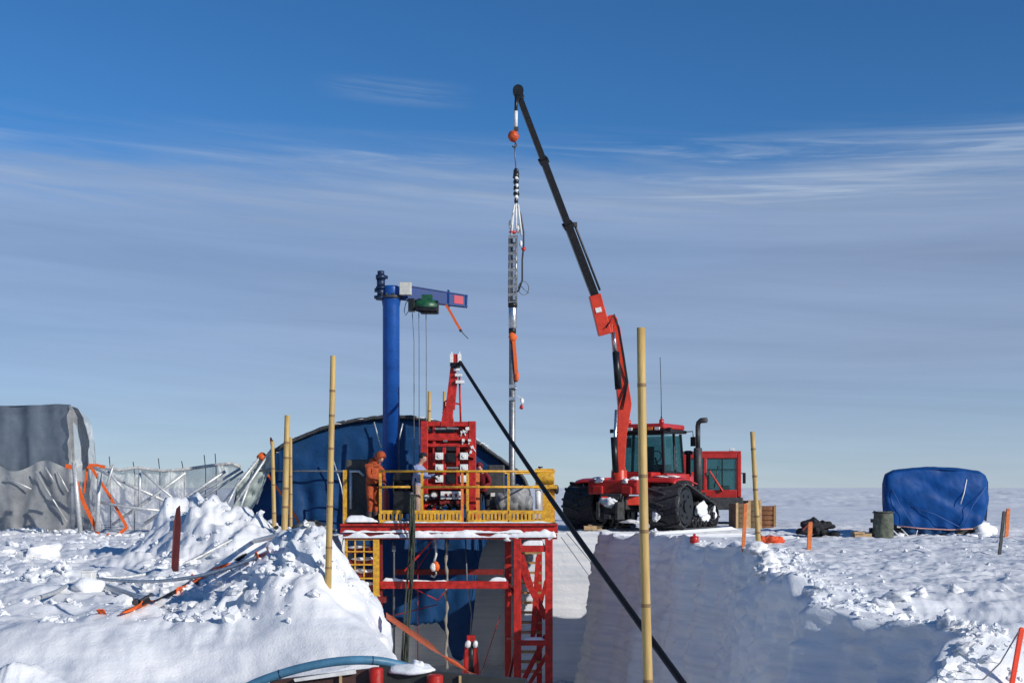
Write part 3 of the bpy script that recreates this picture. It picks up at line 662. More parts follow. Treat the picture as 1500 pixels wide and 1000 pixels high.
m = MB(); m.lump((PX(603, yc + .05), yc + .05, zbox(603) + .0), (.17, .12, .05), 3, .25); m.lump((PX(612, yc + .05), yc + .05, zbox(612) + .035), (.05, .06, .05), 3, .25); m.build('snow_cap', SNOW, eb)
m = MB(); hp = [(330, 1025), (365, 1004), (400, 990), (440, 978), (480, 970), (515, 966.5), (550, 967), (580, 972), (605, 980), (640, 1000), (670, 1030)]
hp = [P(px, py, yc - .02 + .25 * sstep(520, 640, px)) for px, py in hp]
sm = []
for i in range(len(hp) - 1):
    p0, p1, p2, p3 = hp[max(i - 1, 0)], hp[i], hp[i + 1], hp[min(i + 2, len(hp) - 1)]
    for k in range(5):
        t = k / 5; sm.append(.5 * ((2 * p1) + (p2 - p0) * t + (2 * p0 - 5 * p1 + 4 * p2 - p3) * t * t + (3 * p1 - p0 - 3 * p2 + p3) * t ** 3))
sm.append(hp[-1])
hs = thing('blue_hose', 'thick blue hose arching over the dark equipment box', 'hose', hp[4]); m.tube(sm, .037, 14); m.build('tube', HOSEB, hs)
for i in (11, 29):
    m = MB(); m.tube([lerp(sm[i], sm[i + 1], .2), lerp(sm[i], sm[i + 1], .42)], .0385, 14); m.build('clamp', NAVY, hs)
o0, o1 = P(566, 901, 13.0), P(720, 1008, 10.5)

m = MB(); tw_ = [lerp(o0, o1, t / 16) for t in range(17)]
dd = (o1 - o0).normalized(); wv = dd.cross(Vector((0, 1, 0))).normalized(); wv2 = dd.cross(wv)
rows_ = []
for t, p in enumerate(tw_):
    a = .35 + 1.5 * sstep(7, 11, t) - 1.5 * sstep(11, 15, t); s_ = wv * cos(a) + wv2 * sin(a); w_ = .034
    rows_.append((p - s_ * w_, p + s_ * w_))
m._add([q for r_ in rows_ for q in r_], [(2 * i, 2 * i + 1, 2 * i + 3, 2 * i + 2) for i in range(16)], True)
e2 = o1 + dd * 1.2
m._add([rows_[-1][0], rows_[-1][1], e2 + wv * .03, e2 - wv * .03], [(0, 1, 2, 3)]); base(tag(m.build('ratchet_sling', ORANGE, solid=.006), 'wide taut orange sling stretched from the snow mound across the trench', 'strap'))

# ------------------------------------------------------------------ blue arched shelter
ys = 39.0; Ss = F / ys
arch = [(336, 790), (344, 745), (352, 712), (372, 684), (410, 656), (450, 637), (490, 623), (530, 615), (570, 611), (610, 613), (650, 623), (690, 643), (720, 664), (745, 682), (766, 700), (776, 730), (780, 780)]
AR = [P(px, py, ys) for px, py in arch]
def arcp(t):
    f = t * (len(AR) - 1); i = min(int(f), len(AR) - 2); k = f - i
    p0, p1, p2, p3 = AR[max(i - 1, 0)], AR[i], AR[i + 1], AR[min(i + 2, len(AR) - 1)]
    return .5 * ((2 * p1) + (p2 - p0) * k + (2 * p0 - 5 * p1 + 4 * p2 - p3) * k * k + (3 * p1 - p0 - 3 * p2 + p3) * k ** 3)
sh = thing('arched_shelter', 'large arched shelter with a dark blue tarpaulin front behind the platform', 'shelter', (AR[8].x, ys, 0))
m = MB()
def roof(u, v):
    p = arcp(u); n = .08 * fbm(p.x * .9, v * 6, 3) * min(1, v * 5); return Vector((p.x, ys + v * 9, p.z + n - .05 * sin(v * 6 * pi) ** 2 * (1 if u > .1 else 0)))
m.grid(64, 20, roof); m.build('roof_cover', mat('grey_green_canvas', (.07, .085, .085), .7, var=.25, scale=3, bump=.4, bscale=8), sh, solid=.02)
m = MB()
def front(u, v):
    p = arcp(lerp(.07, .985, u)); bz = interp([(P(375, 0, ys).x, .25), (P(470, 0, ys).x, .0), (P(505, 0, ys).x, .0), (P(560, 0, ys).x, -2.9), (P(640, 0, ys).x, -2.8), (P(662, 0, ys).x, -3.8), (P(684, 0, ys).x, -4.1), (P(694, 0, ys).x, -2.4), (P(700, 0, ys).x, -1.0), (P(716, 0, ys).x, .0), (P(780, 0, ys).x, .1)], p.x)
    bz += .25 * fbm(p.x * 2.5, 3, 7) * (1 if bz < -.2 else .2)
    z = lerp(p.z - .04, bz, v)
    w = .06 * sin(p.x * 5.5 + 1.2 * fbm(p.x, z * .5, 2) * 2) * sstep(.1, .7, v) + .10 * fbm(p.x * .8, z * .5, 5) * min(1, v * 6)
    return Vector((p.x, ys + .18 + w, z))
m.grid(150, 60, front); m.build('front_curtain', TARP, sh, solid=.008)
m = MB(); n_ = 120
pts = [arcp(t / n_) + Vector((0, -.02, .02 + .03 * fbm(t * .4, 0, 3))) for t in range(5, n_ + 1)]
m.tube(pts, .06, 8); m.build('rim_tube', DGREY, sh)
m = MB()
for t in range(150):
    u = U(.1, .75); p = arcp(u); m.lump(p + Vector((U(-.04, .04), U(-.02, .3), U(.03, .06))), (U(.06, .22), .1, U(.01, .025)), 1, .35, 2)
m.build('rim_snow', SNOW, sh)
m = MB()
def flap(u, v):
    a = arcp(lerp(.075, .24, u)); b = P(lerp(338, 392, u), lerp(776, 757, u) + 6 * sin(u * 9), ys - .4); p = lerp(a, b, v)
    if u > .5: p = lerp(a, b, v * lerp(1, .25, (u - .5) * 2))
    return p + Vector((0, -.25 + .3 * fbm(p.x * 1.3, p.z * 1.3, 4), 0))
m.grid(24, 24, flap); m.build('plastic_flap', FILMG, sh)
m = MB()
m.tube([P(380, 689, ys - .3), P(505, 690, ys - .3), P(560, 690, ys - .3)], .035, 8); m.build('cross_tube', GREY, sh)
for pts in ([P(487, 670, ys - .25), P(500, 712, ys - .25), P(503, 730, ys - .25)], [P(548, 618, ys - .1), P(558, 655, ys - .1)], [P(590, 620, ys - .1), P(583, 650, ys - .1)], [P(385, 715, ys - .2), P(376, 738, ys - .2)]): m = MB(); m.tube(pts, .022, 6); m.build('tie_cord', PALE, sh)
m = MB(); m.strip([P(393, 695, ys - .5), P(420, 735, ys - .5), P(444, 775, ys - .5)], .07, (0, 1, 0), .02)
base(tag(m.build('tension_strap', ORANGE), 'dark orange strap running diagonally across the blue tarpaulin', 'strap'))
m = MB(); 
for k, (a, b) in enumerate((((300, 770), (382, 668)), ((318, 778), (400, 655)), ((342, 770), (372, 690)), ((330, 745), (352, 700)))): m.tube([P(*a, ys - .6 - .15 * k), P(*b, ys - .3)], .04, 8)
m.build('edge_strut', PALE, sh)
m = MB(); m.lump(P(383, 668, ys - .3), (.14, .08, .12), 2, .3); m.lump(P(398, 648, ys - .2), (.06, .06, .14), 2, .3); m.build('orange_tape', ORANGE, sh)

# grey pallet screen and sheet behind the person in orange
gb = thing('grey_cabinet', 'dark grey canvas covered cabinet behind the person in orange', 'cabinet', (PX(528, 36.5), 36.5, DZ))
m = MB(); m.box((PX(531, 36.5), 36.5, PZ(716, 36.5)), (.95, .5, 1.75)); m.build('body', mat('grey_canvas', (.075, .075, .07), .8, bump=.4), gb, bevel=.06)
m = MB(); m.tube([P(512, 690, 36.1), P(526, 690, 36.1), P(533, 697, 36.1)], .04); m.tube([P(514, 692, 36.1), P(514, 745, 36.1)], .04); m.build('frame', PALE, gb)

# ------------------------------------------------------------------ grey plastic shelter, far left
yg = 42.0
gs = thing('plastic_shelter', 'tall grey shelter wrapped in smoky clear plastic', 'shelter', (PX(40, yg), yg, 0))
prof = [(-150, 604), (-60, 597), (0, 594), (60, 593), (100, 592), (112, 598), (122, 612), (128, 640), (131, 680), (133, 730), (134, 782)]
def gprof(u):
    f = u * (len(prof) - 1); i = min(int(f), len(prof) - 2); k = f - i; return lerp(prof[i][0], prof[i + 1][0], k), lerp(prof[i][1], prof[i + 1][1], k)
m = MB()
def gr(u, v):
    px, py = gprof(u); p = P(px, py, yg); dx = 0
    n = .16 * fbm(p.x * 1.1 + v * 4, p.z * 1.1, 6); return Vector((p.x + n * .6 * sstep(.35, .6, u) * (1 - .6 * v) - v * 2.0, yg + v * 5, p.z + n * .3))
m.grid(60, 24, gr); m.build('roof_cover', FILMD, gs)
m = MB()
def gf(u, v):
    px = lerp(-150, 104, u); pt = interp([(a, b) for a, b in prof[:5]] + [(104, 593)], px); p = P(px, lerp(pt, 778, v), yg)
    w = .08 * fbm(p.x * 1.2, p.z * .4, 2) + .03 * sin(p.x * 7 + 2 * fbm(p.x, p.z, 3)); return Vector((p.x, yg + w, p.z))
m.grid(80, 50, gf); m.build('front_sheet', FILMD, gs)
m = MB()
def gl(u, v):
    px = lerp(-150, 133, u); p = P(px, lerp(682 + 8 * sin(px * .07), 778, v), yg - .25); w = .09 * fbm(p.x * 1.2, p.z * .5, 12) + .04 * sin(p.x * 9 + 3 * fbm(p.x, p.z * .4, 13)); return Vector((p.x, yg - .28 + w, p.z))
m.grid(80, 30, gl); m.build('lower_sheet', FILM, gs)
m = MB()
def ge(u, v):
    px = lerp(102, 133, u); pt = interp([(100, 592), (112, 598), (122, 612), (128, 640), (131, 680), (134, 690)], px); p = P(px, lerp(pt, 776, v), yg)
    n = .3 * fbm(p.x * 2, p.z * 1.6, 8); return Vector((p.x + .05 * n, yg - .1 + u * .9 + n, p.z))
m.grid(20, 50, ge); m.build('corner_sheet', FILM, gs)
m = MB()
for a, b in (((40, 640), (46, 778)), ((-20, 640), (-20, 778)), ((0, 712), (46, 722)), ((104, 600), (112, 776)), ((55, 700), (100, 765)), ((70, 690), (76, 775)), ((28, 730), (28, 776))): m.tube([P(*a, yg + .3), P(*b, yg + .3)], .05, 8)
m.box(P(22, 750, yg + 1.2), (1.0, .8, 1.2)); m.build('inner_frame', DGREY, gs)
for a, b in (((52, 690), (98, 764)), ((10, 700), (46, 716)), ((66, 684), (80, 706)), ((84, 690), (100, 720))): MB().tube([P(*a, yg - .45), P(*b, yg - .45)], .03, 6).build('brace_tube', PALE, gs)
m = MB()
for k in range(40): m.lump(P(U(0, 128), U(776, 782), yg - .5), (U(.1, .3), U(.1, .3), U(.05, .12)), 1, .3)
m.build('drifted_snow', SNOW, gs)

# ------------------------------------------------------------------ collapsed net fence between the shelters
yn = 41.0
nf = thing('plastic_fence', 'sagging low fence of grey plastic netting between the two shelters', 'fence', (PX(240, yn), yn, 0))
m = MB()
topn = [(134, 688), (150, 683), (175, 689), (200, 685), (240, 690), (275, 687), (310, 682), (340, 679), (352, 684), (362, 700)]
def nfn(u, v):
    px = lerp(134, 360, u); p = P(px, lerp(interp(topn, px), 776, v), yn); w = .3 * fbm(p.x * .8, p.z * .8, 2) + .07 * sin(p.x * 11 + fbm(p.x, p.z, 4) * 3); return Vector((p.x, yn + w + v * -.4, p.z + .05 * fbm(p.x * 3, 0, 6)))
m.grid(120, 36, nfn); m.build('net_sheet', NET, nf)
m = MB()
for px, py in ((160, 668), (232, 671), (266, 675), (299, 666), (315, 664), (195, 676)): m.tube([P(px, py, yn + .2), P(px + U(-2, 5), py + 22, yn + .2), P(px + 2, 776, yn + .2)], .015, 5)
m.build('whip', DGREY, nf)
m = MB(); pts = [P(px, py - .5, yn - .05) for px, py in topn[:-1]]; m.tube(pts, .06, 6); m.build('top_edge', mat('snowy_film_edge', (.6, .6, .58), .6, var=.25, scale=5, bump=.6, bscale=9), nf)
poles = [((133, 682), (245, 735), 'long white tube sloping down from the grey shelter corner', .05), ((212, 766), (330, 690), 'white tube rising across the middle of the net fence', .05),
         ((165, 768), (272, 692), 'white tube leaning up from the fence foot', .05), ((278, 728), (352, 686), 'upper of two close tubes leaning on the shelter side', .045),
         ((283, 736), (356, 690), 'lower of two close tubes leaning on the shelter side', .04), ((205, 688), (204, 742), 'short upright white tube standing before the net fence', .045),
         ((208, 690), (262, 736), 'tube sloping down from the top of the upright one', .035), ((143, 735), (240, 748), 'nearly level white tube low before the net fence', .045),
         ((146, 692), (142, 778), 'upright white post beside the orange strap apex', .07), ((108, 676), (118, 780), 'white post against the wrapped shelter corner', .075),
         ((158, 690), (182, 716), 'short slanted tube near the grey shelter', .04), ((166, 680), (156, 712), 'short steep crossed tube near the grey shelter', .04)]
for k, (a, b, lab, r) in enumerate(poles):
    y = yn - .9 - .12 * k; A_, B_ = P(*a, y), P(*b, y)
    base(tag(MB().tube([A_, lerp(A_, B_, .5) + Vector((0, 0, -.03)), B_], r, 8).build('tent_pole', PALE), lab, 'pole', 'fallen tubes of the collapsed tent'))
straps = [([(128, 684), (134, 685), (160, 725), (185, 770)], 'orange strap slanting from the apex to the short low strap', .09, 39.4), ([(187, 771), (170, 786), (153, 803)], 'short orange strap running low to the snow anchor', .1, 39.3),
          ([(112, 705), (122, 735), (138, 768), (152, 806)], 'long orange strap running down to the snow anchor', .12, 39.2), ([(128, 684), (126, 700), (124, 722)], 'short orange strap hanging straight below the apex', .07, 39.5),
          ([(130, 681), (142, 681), (154, 684)], 'level orange strap end along the fence top', .09, 39.5), ([(96, 682), (106, 684)], 'small orange strap tied round the shelter corner', .14, 39.4)]
for pts, lab, w, y in straps:
    m = MB(); m.strip([P(px, py, y) for px, py in pts], w, (0, 1, 0), .03)
    base(tag(m.build('guy_strap', ORANGE), lab, 'strap', 'orange guy straps of the plastic shelter'))
m = MB(); p = G(154, 806)
for k in range(7): m.lump(P(153 + U(-5, 7), 800 + U(-14, 9), 39.0), (U(.06, .14), .08, U(.08, .18)), 2, .35)
base(tag(m.build('strap_bundle', ORANGE), 'bunched orange webbing at the snow anchor of the plastic shelter', 'webbing'))

# debris on the snow mound: tubes, box, straps
def on(px, py, lift): return G(px, py, lift=0) + Vector((0, 0, lift))
def lay(pts, r, name, matr, lab, cat, group=None, sub=6, lift=None):
    out = []
    for (a, b) in zip(pts, pts[1:]):
        for k in range(sub): t = k / sub; out.append(on(lerp(a[0], b[0], t), lerp(a[1], b[1], t), r * .6 if lift is None else lift))
    out.append(on(*pts[-1], r * .6 if lift is None else lift))
    for _ in range(3): out = [out[0]] + [(out[i - 1] + out[i] * 2 + out[i + 1]) / 4 for i in range(1, len(out) - 1)] + [out[-1]]
    return base(tag(MB().tube(out, r, 10).build(name, matr), lab, cat, group))
gp = 'tent tubes lying on the mound'
# long straight-ish tubes carried by the snow, placed between two resting points
def span(a, b, r, lab, mid=None):
    A_, B_ = on(*a, .03), on(*b, -.07); pts = [A_]
    if mid: pts.append(P(*mid, lerp(A_.y, B_.y, .5)))
    pts.append(B_)
    out = []
    for i in range(13):
        t = i / 12
        out.append(lerp(A_, B_, t) if not mid else (1 - t) ** 2 * A_ + 2 * t * (1 - t) * (2 * pts[1] - (A_ + B_) / 2) + t * t * B_)
    for i, q in enumerate(out):
        g = ground(q.x, q.y)
        if q.z < g + r * .5 and i < 12: q.z = g + r * .5
    for _ in range(2): out = [out[0]] + [(out[i - 1] + out[i] * 2 + out[i + 1]) / 4 for i in range(1, len(out) - 1)] + [out[-1]]
    return base(tag(MB().tube(out, r, 10).build('tent_tube', PALE), lab, 'tube', gp))
span((56, 882), (124, 846), .03, 'white tube end sticking out of the snow behind the front bank')
span((136, 848), (392, 792), .028, 'long curved tube bending from the white box up the mound', (275, 851))
span((140, 850), (438, 782), .025, 'long upper tube running over the mound crest', (280, 846))
span((140, 856), (236, 880), .03, 'tube running down from the white box to the straps')
span((150, 862), (222, 884), .022, 'thin tube just below the one down to the straps')
span((372, 796), (452, 770), .04, 'grey tube along the back of the mound crest')
bx = on(130, 862, 0); wb = thing('white_box', 'small white box joining tubes on the rough snow', 'box', bx)
sc_ = bx.y / F
m = MB(); m.box(bx + Vector((0, 0, 14 * sc_)), (16 * sc_, .2, 20 * sc_)); m.build('body', WHITE, wb, bevel=.012)
m = MB(); m.box(bx + Vector((0, 0, 25 * sc_)), (18 * sc_, .22, 3 * sc_)); m.build('lid', WHITE, wb, bevel=.006)
m = MB(); m.lump(bx + Vector((0, -.02, .02)), (.22, .2, .14), 3, .2); m.build('snow_cap', SNOW, wb)
def layband(pts, w, lab, matr=ORANGE, name='lashing_strap'):
    out = []
    for (a, b) in zip(pts, pts[1:]):
        for k in range(6): t = k / 6; out.append(on(lerp(a[0], b[0], t), lerp(a[1], b[1], t), .03))
    out.append(on(*pts[-1], .03))
    for _ in range(2): out = [out[0]] + [(out[i - 1] + out[i] * 2 + out[i + 1]) / 4 for i in range(1, len(out) - 1)] + [out[-1]]
    m = MB(); vs = []; ph = U(0, 6)
    for i, q in enumerate(out):
        d = (out[min(i + 1, len(out) - 1)] - out[max(i - 1, 0)]).normalized(); sdv = d.cross(Vector((0, 0, 1))).normalized(); a = .7 + .7 * sin(i * .55 + ph)
        v = (sdv * cos(a) + Vector((0, -.3, 1)) * sin(a)) * w * (.8 + .3 * sin(i * 1.3 + ph)); vs += [q - v, q + v * .2 + Vector((0, 0, .015)), q + v]
    n = len(out); m._add(vs, [(3 * i + k, 3 * i + k + 1, 3 * i + k + 4, 3 * i + k + 3) for i in range(n - 1) for k in (0, 1)], True)
    return m.build(name, matr, solid=.008)
base(tag(layband([(178, 904), (205, 893), (225, 885)], .055, ''), 'short orange strap end below the black ratchet on the mound', 'strap', 'orange straps lying on the mound'))
base(tag(layband([(258, 872), (290, 852), (322, 836), (352, 826), (378, 822)], .06, ''), 'long orange strap lying up along the mound flank', 'strap', 'orange straps lying on the mound'))
base(tag(layband([(280, 846), (296, 856)], .04, ''), 'small loose orange strap tail crossing the long one', 'strap', 'orange straps lying on the mound'))
base(tag(layband([(142, 901), (153, 900)], .035, ''), 'tiny orange strap scrap poking from the snow', 'strap', 'orange straps lying on the mound'))
base(tag(layband([(212, 890), (240, 880), (275, 860)], .03, '', BLACK, 'black_strap'), 'black strap joining the two orange straps', 'strap'))
p = on(208, 890, .05); rt = thing('ratchet_buckle', 'black ratchet buckle lying on the orange strap', 'ratchet', p)
m = MB(); rot = Matrix.Rotation(-.5, 3, 'Y') @ Matrix.Rotation(.3, 3, 'X'); m.box(p, (.16, .05, .07), rot); m.build('body', BLKM, rt, bevel=.01)
m = MB(); m.box(p + Vector((.05, -.02, .05)), (.13, .04, .02), rot); m.tube([p + Vector((-.06, -.05, 0)), p + Vector((-.06, .05, 0))], .03); m.build('handle', DGREY, rt)
p = on(352, 822, .05); m = MB(); m.box(p, (.14, .06, .05), rot); m.box(p + Vector((.06, 0, .04)), (.1, .05, .03), rot); base(tag(m.build('ratchet_buckle', BLKM), 'small black ratchet at the upper end of the orange strap', 'ratchet'))
lay([(405, 778), (440, 773), (480, 776), (520, 784)], .035, 'black_pipe', BLACK, 'black pipe lying along the snow mound crest', 'pipe', lift=.05)
lay([(440, 776), (490, 777), (525, 790), (545, 815), (556, 845)], .03, 'bent_tube', PALE, 'pale bent tube curving down the trench side of the mound', 'tube', lift=.05)
p = G(254, 838); pk = None
tp = P(260, 740, p.y + .1); m = MB(); m.prism([p + Vector((-.05, 0, -.3)), p + Vector((.05, 0, -.3)), lerp(p, tp, .7) + Vector((.065, 0, 0)), tp + Vector((.03, 0, 0)), tp + Vector((-.02, 0, -.05)), lerp(p, tp, .7) + Vector((-.05, 0, 0))], (0, .05, 0)); base(tag(m.build('marker_plank', RUSTY), 'thin maroon plank standing upright in the snow heap', 'plank'))

# ------------------------------------------------------------------ bamboo poles and stakes
def bamboo(top, bot, Y, dia, lab, nodes=8, sink=.3, group='bamboo marker poles', snowfoot=False, bend=0):
    a = P(*top, Y); b = P(*bot, Y); d = (a - b); b = b - d.normalized() * sink
    m = MB(); pts = []; rs = []; N_ = nodes
    for i in range(N_ + 1):
        q = (i + (.18 * sin(i * 2.7 + dia * 90) if 0 < i < N_ else 0)) / N_
        c = lerp(b, a, q) + Vector((bend * sin(pi * q), 0, 0)); r = dia / 2 * lerp(1.12, .9, q)
        for e_, k_ in ((-.35, 1.0), (-.2, 1.05), (.2, 1.05), (.35, .99)) if 0 < i < N_ else ((0, 1),): pts.append(c + d.normalized() * dia * e_); rs.append(r * k_)
    m.tube(pts, rs, 14); o = m.build('bamboo_pole', BAMB); o.data.materials.append(BAMBD)
    z_ = [p_.z for p_, k_ in zip(pts, rs)]
    rings = [(pts[1 + 4 * i_ + 1] + pts[1 + 4 * i_ + 2]) / 2 for i_ in range(N_ - 1)]
    for f in o.data.polygons:
        if any(abs((f.center - c_).dot(d.normalized())) < dia * .12 for c_ in rings): f.material_index = 1
    return base(tag(o, lab, 'pole', group))
bamboo((939, 480), (954, 1110), 6.6, .05, 'thickest and tallest bamboo pole, in front of the trench wall', 7, .3, bend=-.01)
bamboo((488, 521), (481, 840), 12.2, .06, 'bamboo pole planted in the big snow mound', 8, .3)
bamboo((421, 608), (417, 772), 22, .11, 'thicker of the paired bamboo poles before the blue tarpaulin', 6, .5)
bamboo((426, 640), (426, 772), 22.5, .055, 'thin bamboo pole close beside the thicker paired one', 6, .5)
bamboo((399, 646), (402, 778), 23, .075, 'short pale bamboo pole in front of the curtain edge', 5, .5)
bamboo((629, 573), (627, 720), 36.9, .11, 'dark topped bamboo pole behind the red rig, apart from its mast', 6, 0)
bamboo((651, 573), (650, 720), 37.2, .1, 'bamboo pole behind the red rig, close against its mast', 6, 0)
bamboo((1102, 632), (1112, 815), 26.7, .11, 'leaning bamboo pole standing before the wooden crates', 7, .4)
def stake(top, bot, w, lab, matr, sink=.3, name='marker_stake', cat='stake', group='marker stakes beside the trench', split=None):
    g = G(*bot); Y = g.y; a = P(*top, Y); d = (a - g).normalized(); b = g - d * sink
    m = MB(); m.beam(b, a - d * w * .3, w, w * .6); m.beam(a - d * w * .3, a, w, w * .6, w2=w * .5, h2=w * .3)
    return base(tag(m.build(name, matr, bevel=.006), lab, cat, group))
stake((1092, 737), (1089, 812), .075, 'orange stake close beside the leaning bamboo pole', ORSTK)
stake((1187, 764), (1185, 806), .1, 'orange stake in front of the black bags', ORSTK)
stake((1471, 748), (1464, 812), .07, 'grey stake in the snow beyond the tarp covered sled', DGREY)
stake((1477, 744), (1474, 786), .11, 'faded orange stake standing just behind the grey one', ORSTK)
stake((1497, 918), (1480, 1015), .05, 'bright orange stake with a thin rope, on the sunlit trench ramp', mat('bright_orange_paint', (.8, .06, .02), .5, var=.12), group=None)
stake((940, 760), (938, 795), .06, 'pale wooden stake beside the near bamboo at the trench rim', CARD)
m = MB(); a = P(1492, 925, 11.2); b = G(1440, 996); m.tube([a, lerp(a, b, .5) - Vector((0, 0, .06)), b], .007, 6); base(tag(m.build('guy_rope', CABLEG), 'thin grey guy rope from the corner stake to the snow', 'rope'))

# ------------------------------------------------------------------ tractors
def hullpts(circs, n=28):
    pts = [(c[0] + c[2] * cos(2 * pi * k / n), c[1] + c[2] * sin(2 * pi * k / n)) for c in circs for k in range(n)]
    pts = sorted(set((round(a, 5), round(b, 5)) for a, b in pts)); 
    def half(ps):
        h = []
        for p in ps:
            while len(h) > 1 and (h[-1][0] - h[-2][0]) * (p[1] - h[-2][1]) - (h[-1][1] - h[-2][1]) * (p[0] - h[-2][0]) <= 0: h.pop()
            h.append(p)
        return h[:-1]
    return half(pts) + half(pts[::-1])
def resample(poly, step):
    out = []; n = len(poly); carry = 0
    for i in range(n):
        a = Vector(poly[i]); b = Vector(poly[(i + 1) % n]); L = (b - a).length; t = carry
        while t < L: out.append(a.lerp(b, t / L)); t += step
        carry = t - L
    return out
TW = 1.2
def make_track(root, x, y):
    circ = [(0, .86, .78), (2.35, .52, .44)]
    hp_ = resample(hullpts(circ), .1); n = len(hp_)
    m = MB()
    def nrm_(i):
        t = hp_[(i + 1) % n] - hp_[i - 1]; t.normalize(); return Vector((t.y, -t.x))
    vs = []; fs = []
    for i, p in enumerate(hp_):
        nn = nrm_(i)
        for xx, k in ((-TW / 2, -.04), (-TW / 2, .0), (-TW / 2 + .08, .03), (TW / 2 - .08, .03), (TW / 2, .0), (TW / 2, -.04)):
            q = p + nn * k; vs.append((x + xx, y + q.x, q.y))
    for i in range(n):
        j = (i + 1) % n
        for k in range(6): fs.append((i * 6 + k, i * 6 + (k + 1) % 6, j * 6 + (k + 1) % 6, j * 6 + k))
    m._add(vs, fs)
    for i in range(0, n, 2):                       # chevron lugs
        p = hp_[i]; nn = nrm_(i); q = p + nn * .055; q2 = hp_[(i + 2) % n] + nrm_((i + 2) % n) * .055
        sgn = 1 if (i // 2) % 2 else -1
        a = Vector((x + sgn * TW * .5, y + q.x, q.y)); b = Vector((x - sgn * TW * .06, y + q2.x, q2.y)); m.beam(a, b, .075, .1, up=(0, nn.x, nn.y))
    t = m.build('track', TREAD, root, local=True)
    for (cy, cz, r) in ((0, .86, .72), (2.35, .52, .4), (.75, .3, .22), (1.2, .3, .22), (1.65, .3, .22)):
        w = MB(); w.tube([(x - TW * .42, y + cy, cz), (x + TW * .42, y + cy, cz)], r, 24)
        for s in (-1, 1):
            w.tube([(x + s * TW * .42, y + cy, cz), (x + s * TW * .46, y + cy, cz)], [r * .9, r * .8], 24); w.tube([(x + s * TW * .46, y + cy, cz), (x + s * TW * .5, y + cy, cz)], r * .3, 12)
            for k in range(6): w.tube([(x + s * TW * .465, y + cy + r * .55 * cos(k), cz + r * .55 * sin(k)), (x + s * TW * .485, y + cy + r * .55 * cos(k), cz + r * .55 * sin(k))], r * .08, 6)
        w.build('wheel', BLKM, t, local=True)
    w = MB(); w.beam((x, y, .6), (x, y + 2.3, .5), TW * .6, .2); w.beam((x, y + .6, .55), (x, y + 1.7, .95), TW * .5, .2); w.build('roller_frame', DGREY, t, local=True)
    return t
